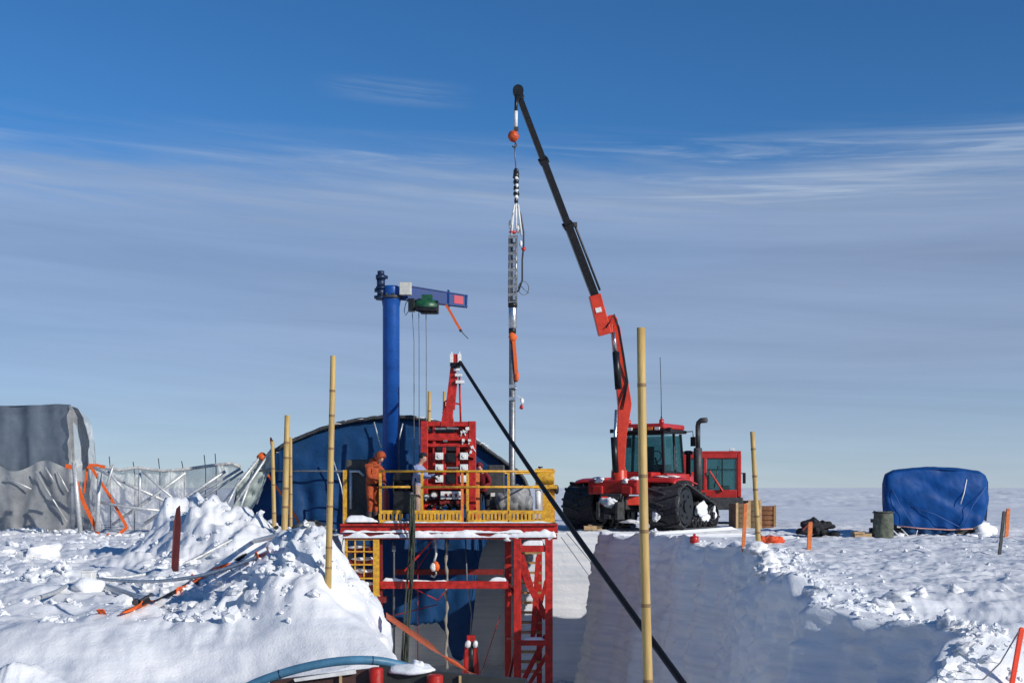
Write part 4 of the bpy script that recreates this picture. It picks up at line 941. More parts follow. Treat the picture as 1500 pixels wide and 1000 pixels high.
def make_tractor(name, label, loc, yaw):
    root = thing(name, label, 'tractor', loc, -yaw)
    g = 1.62
    for s in (-1, 1): make_track(root, s * g, 0)
    m = MB(); m.box((0, .1, .98), (.95, 2.5, .45)); m.box((0, 2.6, .98), (.95, 2.6, .42)); m.tube([(-g + .4, 0, .86), (g - .4, 0, .86)], .22, 14)
    m.box((0, -1.25, .95), (.8, .3, .7)); m.box((0, -1.2, .52), (.26, .9, .14)); m.box((-.36, -1.4, .72), (.12, .5, .6)); m.box((.36, -1.4, .72), (.12, .5, .6)); m.build('chassis', DGREY, root, local=True, bevel=.02)
    m = MB(); m.box((0, -.25, 1.52), (1.9, 2.0, .5)); m.box((0, .75, 1.85), (1.5, .9, .4)); m.box((-.55, -1.22, 1.42), (.4, .2, .3)); m.box((.55, -1.22, 1.42), (.4, .2, .3)); m.build('rear_deck', REDT, root, local=True, bevel=.05)
    def hood(u, v):
        a = (u - .5) * 2; w = .78 - .06 * v; x = max(-1, min(1, a * 1.5)) * w
        z = 2.12 - .12 * v - .12 * a * a - (max(0, abs(a) - .66) / .34) ** 1 * .8; return Vector((x, 2.75 + 1.35 * v, z))
    m = MB(); m.grid(24, 12, hood); m.prism([hood(u / 12, 1) for u in range(13)], (0, .02, 0)); m.prism([hood(u / 12, 0) for u in range(13)], (0, -.02, 0)); m.build('hood', REDT, root, local=True, solid=.02)
    for s in (-1, 1):                              # fenders sweep over the rear tracks
        m = MB()
        def fen(u, v, s=s):
            y = lerp(-.45, 1.5, u); z = 1.80 + .05 * sin(pi * min(1, u * 1.1)) - .25 * max(0, u - .6) - .1 * max(0, .12 - u) * 8
            x = lerp(.72, 1.95, v); return Vector((s * x, y, z - .03 * v - .05 * max(0, v - .85) * 6))
        m.grid(18, 12, fen); m.build('fender', REDT, root, local=True, solid=.05)
    # cab
    y0, y1, hw, zb_, zt_ = 1.05, 2.7, .86, 2.05, 3.42
    m = MB(); m.box((0, (y0 + y1) / 2, 1.85), (hw * 2, y1 - y0, .42)); m.box((hw + .1, (y0 + y1) / 2, 1.75), (.2, y1 - y0 + .3, .5)); m.box((-hw - .1, (y0 + y1) / 2, 1.75), (.2, y1 - y0 + .3, .5)); m.build('cab_base', REDT, root, local=True, bevel=.03)
    m = MB()
    for s in (-1, 1):
        for y in (y0, lerp(y0, y1, .58), y1): m.beam((s * hw, y, zb_ - .02), (s * (hw - .06), y + (0 if y < y1 else -.12), zt_ + .02), .08, .09)
    m.beam((-hw, y0, zb_), (hw, y0, zb_), .06, .07); m.beam((-hw, y0, zt_), (hw, y0, zt_), .08, .1)
    for s in (-1, 1): m.beam((s * hw, y0, zb_), (s * hw, y1, zb_), .06, .06)
    cab = m.build('cab_frame', BLKM, root, local=True)
    for pl in ([(-hw + .05, y0 + .02, zb_ + .04), (hw - .05, y0 + .02, zb_ + .04), (hw - .1, y0 + .02, zt_ - .04), (-hw + .1, y0 + .02, zt_ - .04)],
               [(-hw + .05, y1 - .02, zb_ + .04), (hw - .05, y1 - .02, zb_ + .04), (hw - .1, y1 - .13, zt_ - .04), (-hw + .1, y1 - .13, zt_ - .04)]):
        m = MB(); m.prism(pl, (0, .012, 0)); m.build('window', GLASS, root, local=True)
    for s in (-1, 1):
        for ya_, yb_ in ((y0 + .05, lerp(y0, y1, .58) - .05), (lerp(y0, y1, .58) + .05, y1 - .06)):
            m = MB(); m.prism([(s * (hw - .005), ya_, zb_ + .04), (s * (hw - .005), yb_, zb_ + .04), (s * (hw - .065), yb_ - .06, zt_ - .04), (s * (hw - .065), ya_, zt_ - .04)], (s * .012, 0, 0)); m.build('window', GLASS, root, local=True)
    m = MB(); m.box((0, (y0 + y1) / 2 - .03, zt_ + .1), (hw * 2 + .2, y1 - y0 + .3, .12)); m.build('roof_rail', BLKM, root, local=True, bevel=.03)
    m = MB(); m.box((0, (y0 + y1) / 2 - .03, zt_ + .26), (hw * 2 + .1, y1 - y0 + .2, .2)); rf = m.build('roof', REDT, root, local=True, bevel=.07)
    for x in (-.68, -.4, .4, .68):
        m = MB(); m.box((x, y0 - .17, zt_ + .17), (.2, .06, .11)); m.build('work_light', AMBER if x in (.4,) else WHITE, root, local=True, bevel=.015)
    for x in (-.6, .7):
        m = MB(); m.tube([(x, y0 + .15, zt_ + .36), (x, y0 + .15, zt_ + .4), (x, y0 + .15, zt_ + .5), (x, y0 + .15, zt_ + .53)], [.08, .09, .08, .03], 14); m.build('beacon', REDLENS, root, local=True)
    for s in (-1, 1):
        m = MB(); m.tube([(s * .9, y1 - .2, zt_ + .1), (s * 1.28, y1 - .1, zt_ + .12), (s * 1.3, y1 - .1, zt_ - .1)], .022, 6); m.box((s * 1.3, y1 - .1, zt_ - .25), (.2, .06, .34)); m.build('mirror', BLKM, root, local=True, bevel=.02)
        m = MB(); m.tube([(s * .95, y0 - .05, zt_ + .12), (s * 1.1, y0 - .1, zt_ + .14)], .03, 6); m.box((s * 1.12, y0 - .12, zt_ + .12), (.16, .1, .14)); m.build('corner_lamp', BLKM, root, local=True)
    m = MB()
    for k in range(6):
        x = -.45 + .18 * k; m.tube([(x, -1.2, 1.3), (x + .03, -1.42, 1.15), (x * .8, -1.4, .95), (x * .6, -1.25, .85)], .025, 6)
    m.build('hydraulic_hose', BLKM, root, local=True)
    for s in (-1, 1):
        m = MB(); m.box((s * .8, -1.27, 1.6), (.16, .05, .1)); m.build('tail_lamp', REDLENS, root, local=True, bevel=.01)
    m = MB()
    for k in range(3): m.beam((hw + .01, lerp(y0, y1, .58) - .03, 2.3 + .25 * k), (hw + .05, lerp(y0, y1, .58) - .03, 2.3 + .25 * k), .03, .1)
    m.beam((hw + .04, lerp(y0, y1, .5), 2.15), (hw + .03, lerp(y0, y1, .5), 3.0), .03, .03); m.build('door_handle', GREY, root, local=True)
    m = MB(); m.box((0, 1.75, 2.2), (.5, .5, .16)); m.box((0, 1.5, 2.6), (.5, .14, .75)); m.box((0, 2.45, 2.2), (.9, .3, .3)); m.tube([(0, 2.35, 2.3), (0, 2.15, 2.6)], .04); m.build('seat', DCLOTH, root, local=True, bevel=.05)
    m = MB(); m.tube([(.25 * cos(k * pi / 8), 2.13 + .12 * sin(k * pi / 8), 2.62 + .22 * sin(k * pi / 8)) for k in range(17)], .02, 6); m.build('steering_wheel', BLKM, root, local=True)
    m = MB(); m.tube([(1.2, 3.25, 1.35), (1.2, 3.25, 2.95), (1.2, 3.25, 2.97)], [.155, .155, .1], 16); m.tube([(1.2, 3.25, 2.95), (1.2, 3.25, 3.8)], .09, 14); m.tube([(1.2, 3.25, 3.75), (1.22, 3.25, 3.88), (1.32, 3.25, 3.96), (1.55, 3.25, 3.97)], [.085, .09, .1, .1], 12); m.build('exhaust', DGREY, root, local=True)
    m = MB(); m.tube([(.8, 3.3, 1.9), (.8, 3.3, 2.72), (.8, 3.3, 2.73), (.8, 3.3, 2.83), (.8, 3.3, 2.87)], [.09, .09, .17, .17, .1], 14); m.build('air_intake', BLKM, root, local=True)
    m = MB(); m.tube([(.55, 1.5, zt_ + .35), (.55, 1.5, zt_ + .62), (.55, 1.5, zt_ + .63), (.54, 1.5, zt_ + 1.5), (.5, 1.5, zt_ + 2.75)], [.04, .03, .016, .014, .011], 6); m.build('antenna', BLKM, root, local=True)
    m = MB()
    for s in (-1, 1):
        m.box((s * 1.05, 1.9, 1.0), (.3, .5, .08)); m.box((s * 1.05, 1.9, .65), (.3, .5, .06)); m.beam((s * 1.18, 1.65, .6), (s * 1.0, 1.65, 1.7), .05, .05)
    m.build('step', BLKM, root, local=True)
    return root
TY = 43.0; TYAW = radians(32)
troot = make_tractor('crane_tractor', 'red tracked tractor carrying a loader crane at the trench end', (PX(921, TY), TY, ground(4.2, 43) + .0), TYAW)
m = MB()
Mx = wmat(troot)
for q, r in (((1.62 + .5, 1.45, .72), (.12, .46, .26)), ((1.62 + .5, 1.7, .45), (.12, .3, .2)), ((1.62 + .5, 2.45, .6), (.12, .12, .25)), ((.45, -1.15, 1.72), (.16, .16, .1)), ((-.5, -1.15, 1.74), (.16, .16, .11)), ((-.75, -.9, 1.8), (.16, .2, .08)), ((.75, -1.0, 1.78), (.16, .18, .1)), ((-.1, -1.42, 1.05), (.3, .16, .12)), ((0, -1.5, .98), (.18, .14, .16)), ((1.62 - .2, -.8, .55), (.14, .08, .2)), ((.6, -1.0, .35), (.35, .3, .06)), ((1.2, .6, 1.88), (.4, .4, .05))):
    m = MB(); m.lump(q, r, 3, .3, 1.8); m.build('snow_cap', SNOW, troot, local=True)
# loader crane
def kp(px, py, Y): return P(px, py, Y)
yk = 42.2
m = MB(); m.tube([kp(907, 742, yk), kp(907, 716, yk), kp(907, 714, yk), kp(907, 688, yk)], [.34, .34, .29, .27], 20); m.box(kp(907, 733, yk), (1.3, .7, .3)); m.box(kp(907, 690, yk), (.4, .44, .3)); m.build('crane_base', CRANE, troot, bevel=.02)
m = MB()
m.beam(kp(907, 712, yk), kp(911, 632, yk - .1), .27, .34, up=(0, 1, 0), w2=.32, h2=.36); m.beam(kp(911, 634, yk - .1), kp(915, 592, yk - .1), .33, .36, up=(0, 1, 0), w2=.46, h2=.38); m.beam(kp(915, 594, yk - .1), kp(901, 478, yk - .4), .47, .36, up=(0, 1, 0), w2=.3, h2=.32)
m.tube([kp(896, 470, yk - .7), kp(896, 470, yk - .1)], .21, 16); m.beam(kp(900, 482, yk - .4), kp(895, 466, yk - .4), .34, .3, up=(0, 1, 0)); m.build('main_boom', CRANE, troot, bevel=.02)
m = MB(); K0, K1 = kp(886, 490, yk - .7), kp(871, 432, yk - .9 - .0)
m.beam(K0, K1, .44, .4, up=(0, 1, 0), w2=.4, h2=.38); m.box(lerp(K0, K1, .15) + Vector((.15, 0, .0)), (.3, .34, .3)); m.build('outer_boom', CRANE, troot, bevel=.02)
m = MB(); q = lerp(K0, K1, .6) + Vector((-.02, -.22, 0)); m.box(q, (.2, .01, .16), Matrix.Rotation(-.25, 3, 'Y')); m.build('white_plate', WHITE, troot)
TIP = kp(759, 138, 36.6)
secs = [(0.0, .30, .36), (.30, .36 * 1.0, .32), (.0, 0, 0)]
for t0, t1, w in ((-.01, .38, .265), (.36, .70, .22), (.68, 1.0, .185)):
    m = MB(); a, b = lerp(K1, TIP, t0), lerp(K1, TIP, t1); m.beam(a, b, w, w * .9, up=(0, 1, 0), w2=w * .95)
    dn = (b - a).normalized(); m.beam(b - dn * .12, b + dn * .03, w + .07, w * .9 + .05, up=(0, 1, 0))
    m.build('boom_extension', BLKM, troot, bevel=.01)
m = MB(); a, b = lerp(K1, TIP, .02) + Vector((.22, 0, .05)), lerp(K1, TIP, .37) + Vector((.2, 0, .05)); m.tube([a, b], .04, 8); m.box(b, (.16, .12, .14)); m.build('extension_ram', DGREY, troot)
m = MB(); m.tube([TIP + Vector((0, -.16, .08)), TIP + Vector((0, .16, .08))], .16, 16); m.beam(TIP + Vector((.1, 0, -.15)), TIP + Vector((-.08, 0, .12)), .2, .26, up=(0, 1, 0)); m.build('boom_head', BLKM, troot)
m = MB(); m.tube([kp(906, 570, yk - .7), kp(902, 515, yk - .8)], .12, 14); m.build('lift_cylinder', BLKM, troot)
m = MB(); m.tube([kp(902, 516, yk - .8), kp(899, 486, yk - .8)], .055, 10); m.build('cylinder_rod', STEEL, troot); m = MB(); m.tube([kp(899, 690, yk - .5), kp(903, 600, yk - .5)], .06, 10); m.build('cylinder_rod', STEEL, troot)
m = MB(); m.tube([kp(902, 692, yk - .5), kp(899, 640, yk - .5)], .11, 12); m.beam(kp(904, 690, yk), kp(905, 630, yk), .12, .12, up=(0, 1, 0)); m.build('base_cylinder', BLKM, troot)
m = MB()
for k in range(3): m.tube([kp(908 + 2 * k, 600, yk - .45), kp(918 + k, 560, yk - .4), kp(912 + k, 520, yk - .6), kp(905 + k, 480, yk - .8), kp(898 + k, 462 - k, yk - .9), kp(888, 480, yk - 1)], .018, 6)
m.build('crane_hose', BLKM, troot)
yt = 36.4
m = MB(); m.tube([kp(756.5, 140, yt), kp(755.5, 168, yt)], .05, 8); m.build('hoist_rope', BLKM, troot)
m = MB(); m.tube([kp(755.8, 163, yt), kp(755.5, 188, yt)], .055, 10); m.build('rope_socket', WHITE, troot)
m = MB(); m.tube([kp(752, 192, yt), kp(752, 193.5, yt), kp(752, 198, yt), kp(752, 202, yt), kp(752, 206, yt), kp(752, 208, yt)], [.06, .12, .165, .165, .11, .05], 16); m.build('headache_ball', mat('orange_red_paint', (.62, .09, .02), .5, var=.35, scale=14), troot)
m = MB(); m.box(kp(756, 189, yt), (.14, .12, .1)); m.tube([kp(754, 208, yt), kp(757, 213, yt), kp(754, 217, yt), kp(750, 214, yt)], .022, 8); m.build('hook', DGREY, troot)

# hanging drill string
ds = thing('drill_string', 'long slim steel drill hanging vertically from the loader crane hook', 'drill', kp(750, 764, yt - .3)); yd = yt
m = MB(); m.tube([kp(754, 212, yd), kp(754.5, 230, yd), kp(756, 250, yd)], .018, 6); m.build('lifting_wire', CABLEG, ds)
m = MB()
for py, rx_, rz_ in ((251, .08, .1), (257, .1, .13), (267, .08, .1), (276, .08, .1), (284, .09, .12), (294, .06, .1)): m.lump(kp(756, py, yd), (rx_, .08, rz_), 2, .2)
m.tube([kp(757, 300, yd), kp(763, 315, yd), kp(767, 340, yd), kp(767, 362, yd), kp(765, 380, yd), kp(765, 410, yd), kp(760, 425, yd), kp(752, 432, yd)], .025, 6); m.build('shackle', BLKM, ds)
m = MB()
for py in (261, 272, 280, 289): m.lump(kp(756.5, py, yd - .03), (.06, .06, .07), 2, .25)
for k, (a, b) in enumerate((((754, 300), (748, 330)), ((756, 298), (756, 335)), ((759, 300), (764, 345)), ((752, 312), (749, 345)))): m.tube([kp(*a, yd - .05), kp(*b, yd - .05)], .03, 6)
m.lump(kp(748, 330, yd), (.07, .06, .16), 2, .2); m.lump(kp(759, 335, yd), (.06, .06, .14), 2, .2); m.lump(kp(763, 357, yd), (.05, .05, .1), 2, .2); m.build('wire_sling', WHITE, ds)
m = MB(); m.lump(kp(751, 340, yd), (.1, .08, .06), 2, .2); m.lump(kp(767, 365, yd), (.07, .06, .06), 2, .2); m.build('red_clip', REDT, ds)
m = MB()
for px in (747.2, 750.5, 756): m.tube([kp(px, 345, yd), kp(px - .8, 446, yd)], .05, 8)
for k in range(9): m.box(kp(751, 348 + k * 12, yd), (.26, .14, .09))
m.build('cage_section', GREY, ds)
m = MB()
for k in range(8): m.box(kp(753, 352 + k * 12, yd - .08), (.07, .05, .13))
m.tube([kp(752.5, 345, yd - .03), kp(752, 446, yd - .03)], .03, 8); m.build('tie_wrap', STEEL, ds)
m = MB(); m.tube([kp(751, 448, yd), kp(751, 452, yd), kp(751, 479, yd), kp(751, 484, yd)], [.09, .125, .125, .08], 18); m.build('motor_section', STEEL, ds)
m = MB(); m.tube([kp(751, 444, yd), kp(751, 450, yd)], .14, 14); m.build('collar', BLKM, ds); m = MB(); m.tube([kp(750.5, 481, yd), kp(750.5, 488, yd)], .11, 14); m.build('collar', BLKM, ds)
m = MB(); m.tube([kp(750.5, 486, yd), kp(750, 690, yd), kp(750, 758, yd - .2)], .095, 16); m.build('core_barrel', GREY, ds)
m = MB(); m.box(kp(751, 566, yd - .02), (.2, .24, .1)); m.build('clamp', STEEL, ds); m = MB(); m.box(kp(750.5, 584, yd - .02), (.19, .24, .1)); m.tube([kp(752, 568, yd - .1), kp(757, 569, yd - .1)], .04); m.build('clamp', STEEL, ds)
m = MB(); m.tube([kp(767, 422, yd) + Vector((.14 * cos(k * pi / 8) * 1.1, .03 * sin(k), .2 * sin(k * pi / 8))) for k in range(18)], .012, 6); m.tube([kp(762, 418, yd), kp(768, 424, yd), kp(775, 429, yd)], .012, 6); m.build('cable_coil', CABLEG, ds)
m = MB(); m.strip([kp(752, 489, yd - .12), kp(754, 515, yd - .13), kp(756, 540, yd - .12), kp(757.5, 557, yd - .1)], .1, (0, 1, 0), .03); m.lump(kp(751, 494, yd - .08), (.12, .1, .16), 2, .25); m.lump(kp(757, 551, yd - .1), (.07, .05, .15), 2, .25)
base(tag(m.build('orange_tag', ORANGE), 'orange streamer tied to the hanging drill barrel', 'streamer'))
m = MB(); m.lump(kp(764.5, 587, yd), (.06, .05, .1), 2, .3); m.tube([kp(752, 578, yd), kp(758, 579, yd), kp(764, 583, yd)], .008, 5); m.build('dangling_clip', WHITE, ds)
m = MB(); m.lump(kp(764, 596, yd), (.06, .05, .08), 2, .3); m.build('dangling_weight', REDT, ds)

# second machine: boxy red cab half hidden behind the first
yv = 52.0; xv = PX(1042, yv); cv = thing('tracked_carrier', 'boxy red tracked vehicle half hidden behind the crane tractor', 'vehicle', (xv, yv, 0), radians(-8))
m = MB(); w2_, d2_ = 1.12, .95; z0_, z1_ = 1.12, 2.92
for sx in (-1, 1):
    for sy in (-1, 1): m.beam((sx * w2_, sy * d2_, z0_), (sx * w2_, sy * d2_, z1_), .17, .17)
for sy in (-1, 1):
    m.box((0, sy * d2_, z0_ + .12), (w2_ * 2 - .17, .14, .34)); m.box((0, sy * d2_, z1_ - .09), (w2_ * 2 - .17, .14, .22)); m.box((-.28, sy * d2_, (z0_ + z1_) / 2), (.14, .13, z1_ - z0_ - .3))
for sx in (-1, 1): m.box((sx * w2_, 0, z0_ + .12), (.14, d2_ * 2 - .17, .34)); m.box((sx * w2_, 0, z1_ - .09), (.14, d2_ * 2 - .17, .22))
m.build('cab', REDT, cv, local=True, bevel=.03)
m = MB(); m.box((0, 0, z1_ + .05), (w2_ * 2 + .16, d2_ * 2 + .16, .1)); m.build('roof', REDT, cv, local=True, bevel=.03)
for a, b in ((-w2_ + .09, -.35), (-.2, w2_ - .09)):
    for sy in (-1, 1):
        m = MB(); m.box(((a + b) / 2, sy * (d2_ - .02), (z0_ + .29 + z1_ - .2) / 2), (b - a, .015, z1_ - z0_ - .5)); m.build('window', GLASS, cv, local=True)
m = MB(); m.beam((-.2, -d2_ - .06, 2.25), (w2_ - .1, -d2_ - .06, 2.25), .03, .04); m.beam((.42, -d2_ - .06, z0_ + .3), (.42, -d2_ - .06, z1_ - .2), .05, .04, up=(0, 1, 0)); m.build('window_bar', BLKM, cv, local=True)
m = MB(); m.tube([(.1, -d2_ - .07, 1.5), (.25, -d2_ - .08, 2.4)], .02, 6); m.build('wiper', BLKM, cv, local=True)
m = MB(); m.box((w2_ - .3, -d2_ - .06, z1_ + .16), (.2, .1, .12)); m.build('work_light', WHITE, cv, local=True, bevel=.02)
m = MB(); m.box((-.7, -d2_ - .05, 1.9), (.3, .1, .5)); m.box((-.75, -d2_ - .1, 1.5), (.7, .3, .5)); m.beam((-.1, -d2_ - .08, 2.2), (.45, -d2_ - .1, 1.35), .22, .08); m.build('side_panel', CRANE, cv, local=True, bevel=.03)
m = MB(); m.box((-.3, .2, 1.4), (.45, .45, .3)); m.box((-.3, .45, 1.75), (.45, .14, .6)); m.box((.55, -.3, 1.45), (.4, .3, .3)); m.build('seat', DCLOTH, cv, local=True, bevel=.05)
m = MB(); m.box((0, .3, .85), (2.5, 4.2, .5)); m.build('chassis', DGREY, cv, local=True, bevel=.04)
for sx in (-1, 1):
    m = MB(); hp2 = resample(hullpts([(-1.7, .38, .36), (1.9, .38, .36), (-1.2, .5, .3)]), .16); m.prism([(sx * 1.25 - .3, q.x, q.y) for q in hp2], (.6, 0, 0))
    for i, q in enumerate(hp2[::2]): m.box((sx * 1.25, q.x, q.y), (.64, .07, .07))
    m.build('track', BLACK, cv, local=True)
m = MB(); m.box((w2_ + .22, -.6, 1.9), (.12, .2, .45)); m.beam((w2_, -.6, 2.1), (w2_ + .2, -.6, 2.1), .04, .04); m.build('mirror', BLKM, cv, local=True, bevel=.02)

# ------------------------------------------------------------------ right side: crates, bags, barrel, covered sled
for k, (px0, px1, py0, py1, Y, lab, r) in enumerate(((1072, 1090, 737, 776, 45.5, 'weathered wooden crate next to the tractor track', .2), (1092, 1110, 733, 775, 45.8, 'middle wooden crate of the three by the tractor', .1), (1112, 1135, 738, 774, 46.2, 'reddish wooden crate ending the row of three', -.15))):
    x = PX((px0 + px1) / 2, Y); w = (px1 - px0) / F * Y; h = PZ(py0, Y); c = thing('wooden_crate', lab, 'crate', (x, Y, ground(x, Y)), r, 'wooden crates behind the tractor')
    m = MB(); m.box((0, 0, h / 2), (w * .93, .75, h - .02)); m.build('body', mat('crate_board', (.2, .13, .065) if k < 2 else (.28, .13, .065), .8, var=.3, scale=4), c, local=True)
    m = MB()
    for i in range(5): m.box((0, -.39, h * (i + .5) / 5), (w, .03, h / 5 - .035))
    m.build('front_slat', OLDWOOD if k < 2 else REDWOOD, c, local=True)
    for s in (-1, 1):
        m = MB(); m.box((s * w * .45, -.415, h / 2), (.09, .03, h + .05)); m.build('batten', CARD if k < 2 else WOOD, c, local=True)
m = MB(); p = G(1129, 796)
for dx, dz, s in ((-.22, .05, .14), (0, .09, .16), (.17, .07, .14), (.26, .03, .1)): m.lump(p + Vector((dx, U(-.05, .05), dz)), (s * 1.2, s, s * .7), 3, .25)
ob = thing('orange_bag', 'small orange-red bag lying on the snow by the bamboo', 'bag', p); m.build('cloth', mat('orange_red_cloth', (.75, .1, .03), .75, var=.15, bump=.4), ob)
m = MB(); m.lump(p + Vector((.03, -.13, .1)), (.06, .05, .05), 2, .2); m.tube([p + Vector((-.12, -.1, .15)), p + Vector((-.02, -.12, .24)), p + Vector((.1, -.1, .16))], .015, 6); m.build('handle', WHITE, ob)
Yb = 37.2
m = MB(); p0 = P(1188, 778, Yb)
for px, py, s in ((1178, 778, (.3, .2, .1)), (1186, 770, (.28, .2, .2)), (1192, 764, (.14, .12, .12)), (1196, 775, (.2, .2, .16))): m.lump(P(px, py, Yb), s, 3, .28, 1.6)
b1 = thing('black_bag', 'crumpled black bag with a raised corner, nearer the orange stake', 'bag', (p0.x, Yb, 0), 0, 'black bags on the snow'); m.build('cloth', DCLOTH, b1)
m = MB(); m.strip([P(1176, 776, Yb - .25), P(1184, 768, Yb - .25), P(1190, 764, Yb - .18)], .05, (0, 1, 0), .02); m.build('strap', mat('maroon_strap', (.2, .03, .04), .7), b1)
m = MB()
for px, py, s in ((1206, 770, (.3, .2, .13)), (1203, 777, (.18, .2, .16)), (1218, 783, (.26, .22, .14)), (1196, 787, (.2, .2, .1))): m.lump(P(px, py, Yb + .15), s, 3, .28, 1.6)
b2 = thing('black_bag', 'crumpled black bag lying closer to the green drum', 'bag', (PX(1208, Yb), Yb, 0), 0, 'black bags on the snow'); m.build('cloth', DCLOTH, b2)
m = MB(); m.tube([P(1198, 765, Yb), P(1205, 762, Yb), P(1213, 766, Yb)], .025, 6); m.build('strap', BLKM, b2)
Yd = 36.6; xd = PX(1294, Yd); gz = ground(xd, Yd)
gd = thing('canvas_drum', 'olive green canvas wrapped drum beside the blue covered sled', 'drum', (xd, Yd, gz))
m = MB()
def dr(u, v):
    a = u * 2 * pi; r = .29 + .03 * fbm(cos(a) * 1.4, sin(a) * 1.4, v * 2) + .02 * sin(a * 9 + v * 2) * (1 - v); return Vector((r * cos(a) * (1 + .05 * (1 - v)), r * sin(a), -.05 + v * .83 + .04 * cos(a * 2) * v))
m.grid(40, 14, dr); m.prism([dr(k / 24, 1) for k in range(24)], (0, 0, -.02)); m.build('canvas', OLIVE, gd, local=True)
m = MB(); m.tube([(.3 * cos(k * pi / 12), .3 * sin(k * pi / 12), .76) for k in range(25)], .022, 6); m.build('rim', DGREY, gd, local=True)
m = MB(); m.box((-.62, .1, .06), (.5, .4, .16)); m.box((-.75, 0, .16), (.3, .3, .06)); m.build('cardboard_box', CARD, None)
o = bpy.data.objects['cardboard_box']; o.location = (xd, Yd, gz); tag(o, 'flattened tan cardboard box beside the green canvas drum', 'cardboard')
p = G(868, 776); m = MB(); m.box((0, 0, .06), (.6, .4, .14)); m.box((.1, .05, .14), (.5, .34, .03), Matrix.Rotation(.1, 3, 'Y')); o = m.build('timber_block', CARD); o.location = p; tag(o, 'pale timber block by the tractor track', 'timber')
p = G(1017, 806); m = MB(); m.tube([p, p + Vector((0, 0, .16)), p + Vector((0, 0, .17))], [.11, .11, .07], 12); m.box(p + Vector((0, 0, .2)), (.06, .06, .06)); base(tag(m.build('red_can', REDT), 'small dark red can on the snow at the trench rim', 'can'))
# covered sled
Yt = 38.3; sx0, sx1 = PX(1292, Yt), PX(1448, Yt); gz = 0.0
sl = thing('covered_sled', 'bright blue tarpaulin covered cargo sled on the open snow', 'sled', ((sx0 + sx1) / 2, Yt + 1, gz))
hw = (sx1 - sx0) / 2; xc = (sx0 + sx1) / 2; zt2 = PZ(688, Yt)
topc = [(-1, PZ(708, Yt)), (-.97, PZ(699, Yt)), (-.8, PZ(692, Yt)), (-.45, PZ(688.5, Yt)), (0, PZ(687, Yt)), (.45, PZ(689, Yt)), (.85, PZ(694, Yt)), (.96, PZ(699, Yt)), (1, PZ(706, Yt))]
m = MB()
def sfront(u, v):
    a = lerp(-1, 1, u); zb_ = interp([(-1, PZ(752, Yt)), (-.8, PZ(768, Yt)), (-.62, PZ(772, Yt)), (.6, PZ(776, Yt)), (.9, PZ(766, Yt)), (1, PZ(748, Yt))], a)
    z = lerp(interp(topc, a), zb_, v); x = xc + a * hw * (1 - .06 * max(0, v - .5) * (1 if a < 0 else .6)); kx = .33 * (abs(a) ** 22) * .32
    fold = .03 * fbm(x * 1.1 + z * .5, z * .9, 5) + .085 * abs(sin((x * .9 + z * 1.5 + .3 * fbm(x, z, 1)) * 1.9)) ** 3 * sin(pi * v) + .06 * abs(sin((x * .8 - z * 1.2) * 1.7)) ** 5 + .03 * sin(x * 12) * sstep(.6, 1, v)
    edge = (abs(a) ** 22) * .32
    return Vector((x + kx, Yt + edge + fold - .12 * sin(pi * min(1, v)) , z))
m.grid(110, 50, sfront)
def stop(u, v):
    a = lerp(-1, 1, u); x = xc + a * hw; return Vector((x + .33 * (v * 2.2 + abs(a) ** 22 * .32 * (1 - v)), Yt + .0 + v * 2.2 + abs(a) ** 22 * .32 * (1 - v) + (.03 * fbm(x * 1.1 + interp(topc, a) * .5, interp(topc, a) * .9, 5)) * (1 - v), interp(topc, a) + .1 * sin(pi * v) + .03 * fbm(x * 2, v * 3, 7) * v))
m.grid(110, 12, stop)
for s in (-1, 1):
    def sside(u, v, s=s):
        return Vector((xc + s * hw * (1 - .06 * max(0, v - .5)) + .33 * (.30 + u * 1.9) + .04 * u * fbm(u * 4, v * 3, 9), Yt + .30 + u * 1.9, lerp(interp(topc, s), .45, v)))
    m.grid(12, 20, sside)
m.build('tarp', TARP2, sl, solid=.012)
m = MB(); m.box((xc, Yt + 1.1, .42), (hw * 1.7, 2.0, .12)); 
for y in (Yt + .3, Yt + 1.9): m.beam((xc - hw * .9, y, .12), (xc + hw * .75, y, .12), .14, .14); m.beam((xc + hw * .75, y, .12), (xc + hw * .98, y, .4), .14, .12)
for k in range(4):
    for y in (Yt + .3, Yt + 1.9): m.beam((xc + hw * (-.7 + .45 * k), y, .1), (xc + hw * (-.7 + .45 * k), y, .4), .1, .1)
m.build('sled_frame', DGREY, sl)
m = MB(); a = P(1316, 770, Yt - .16); b = P(1425, 774, Yt - .16); m.tube([a, lerp(a, b, .3) + Vector((0, 0, -.05)), lerp(a, b, .7) + Vector((0, 0, -.06)), b], .022, 6); m.build('lashing', mat('pale_pink_strap', (.55, .3, .27), .7), sl)
m = MB(); m.tube([P(1300, 768, Yt - .1), P(1312, 780, Yt - .2), P(1318, 786, Yt - .2)], .02, 6); m.tube([P(1320, 774, Yt - .1), P(1334, 788, Yt - .2)], .02, 6); m.tube([P(1344, 776, Yt - .15), P(1340, 790, Yt - .3)], .015, 6); m.build('tie_rope', WHITE, sl)
m = MB()
def valance(u, v):
    x = lerp(PX(1326, Yt), PX(1400, Yt), u); return Vector((x, Yt + .12 + .05 * sin(x * 14), lerp(.42, .02 + .05 * sin(x * 9), v)))
m.grid(40, 6, valance); m.build('skirt', TARP, sl, solid=.01)
m = MB()
for k in range(26): m.lump(P(U(1300, 1450), U(784, 789), Yt - .3 + U(0, .4)), (U(.1, .3), U(.1, .2), U(.04, .12)), 1, .3)
for k in range(9): m.lump(P(U(1418, 1450), U(765, 786), Yt + .1 + U(0, .8)), (U(.14, .3), U(.2, .4), U(.1, .22)), 2, .3)
m.build('drifted_snow', SNOW, sl)
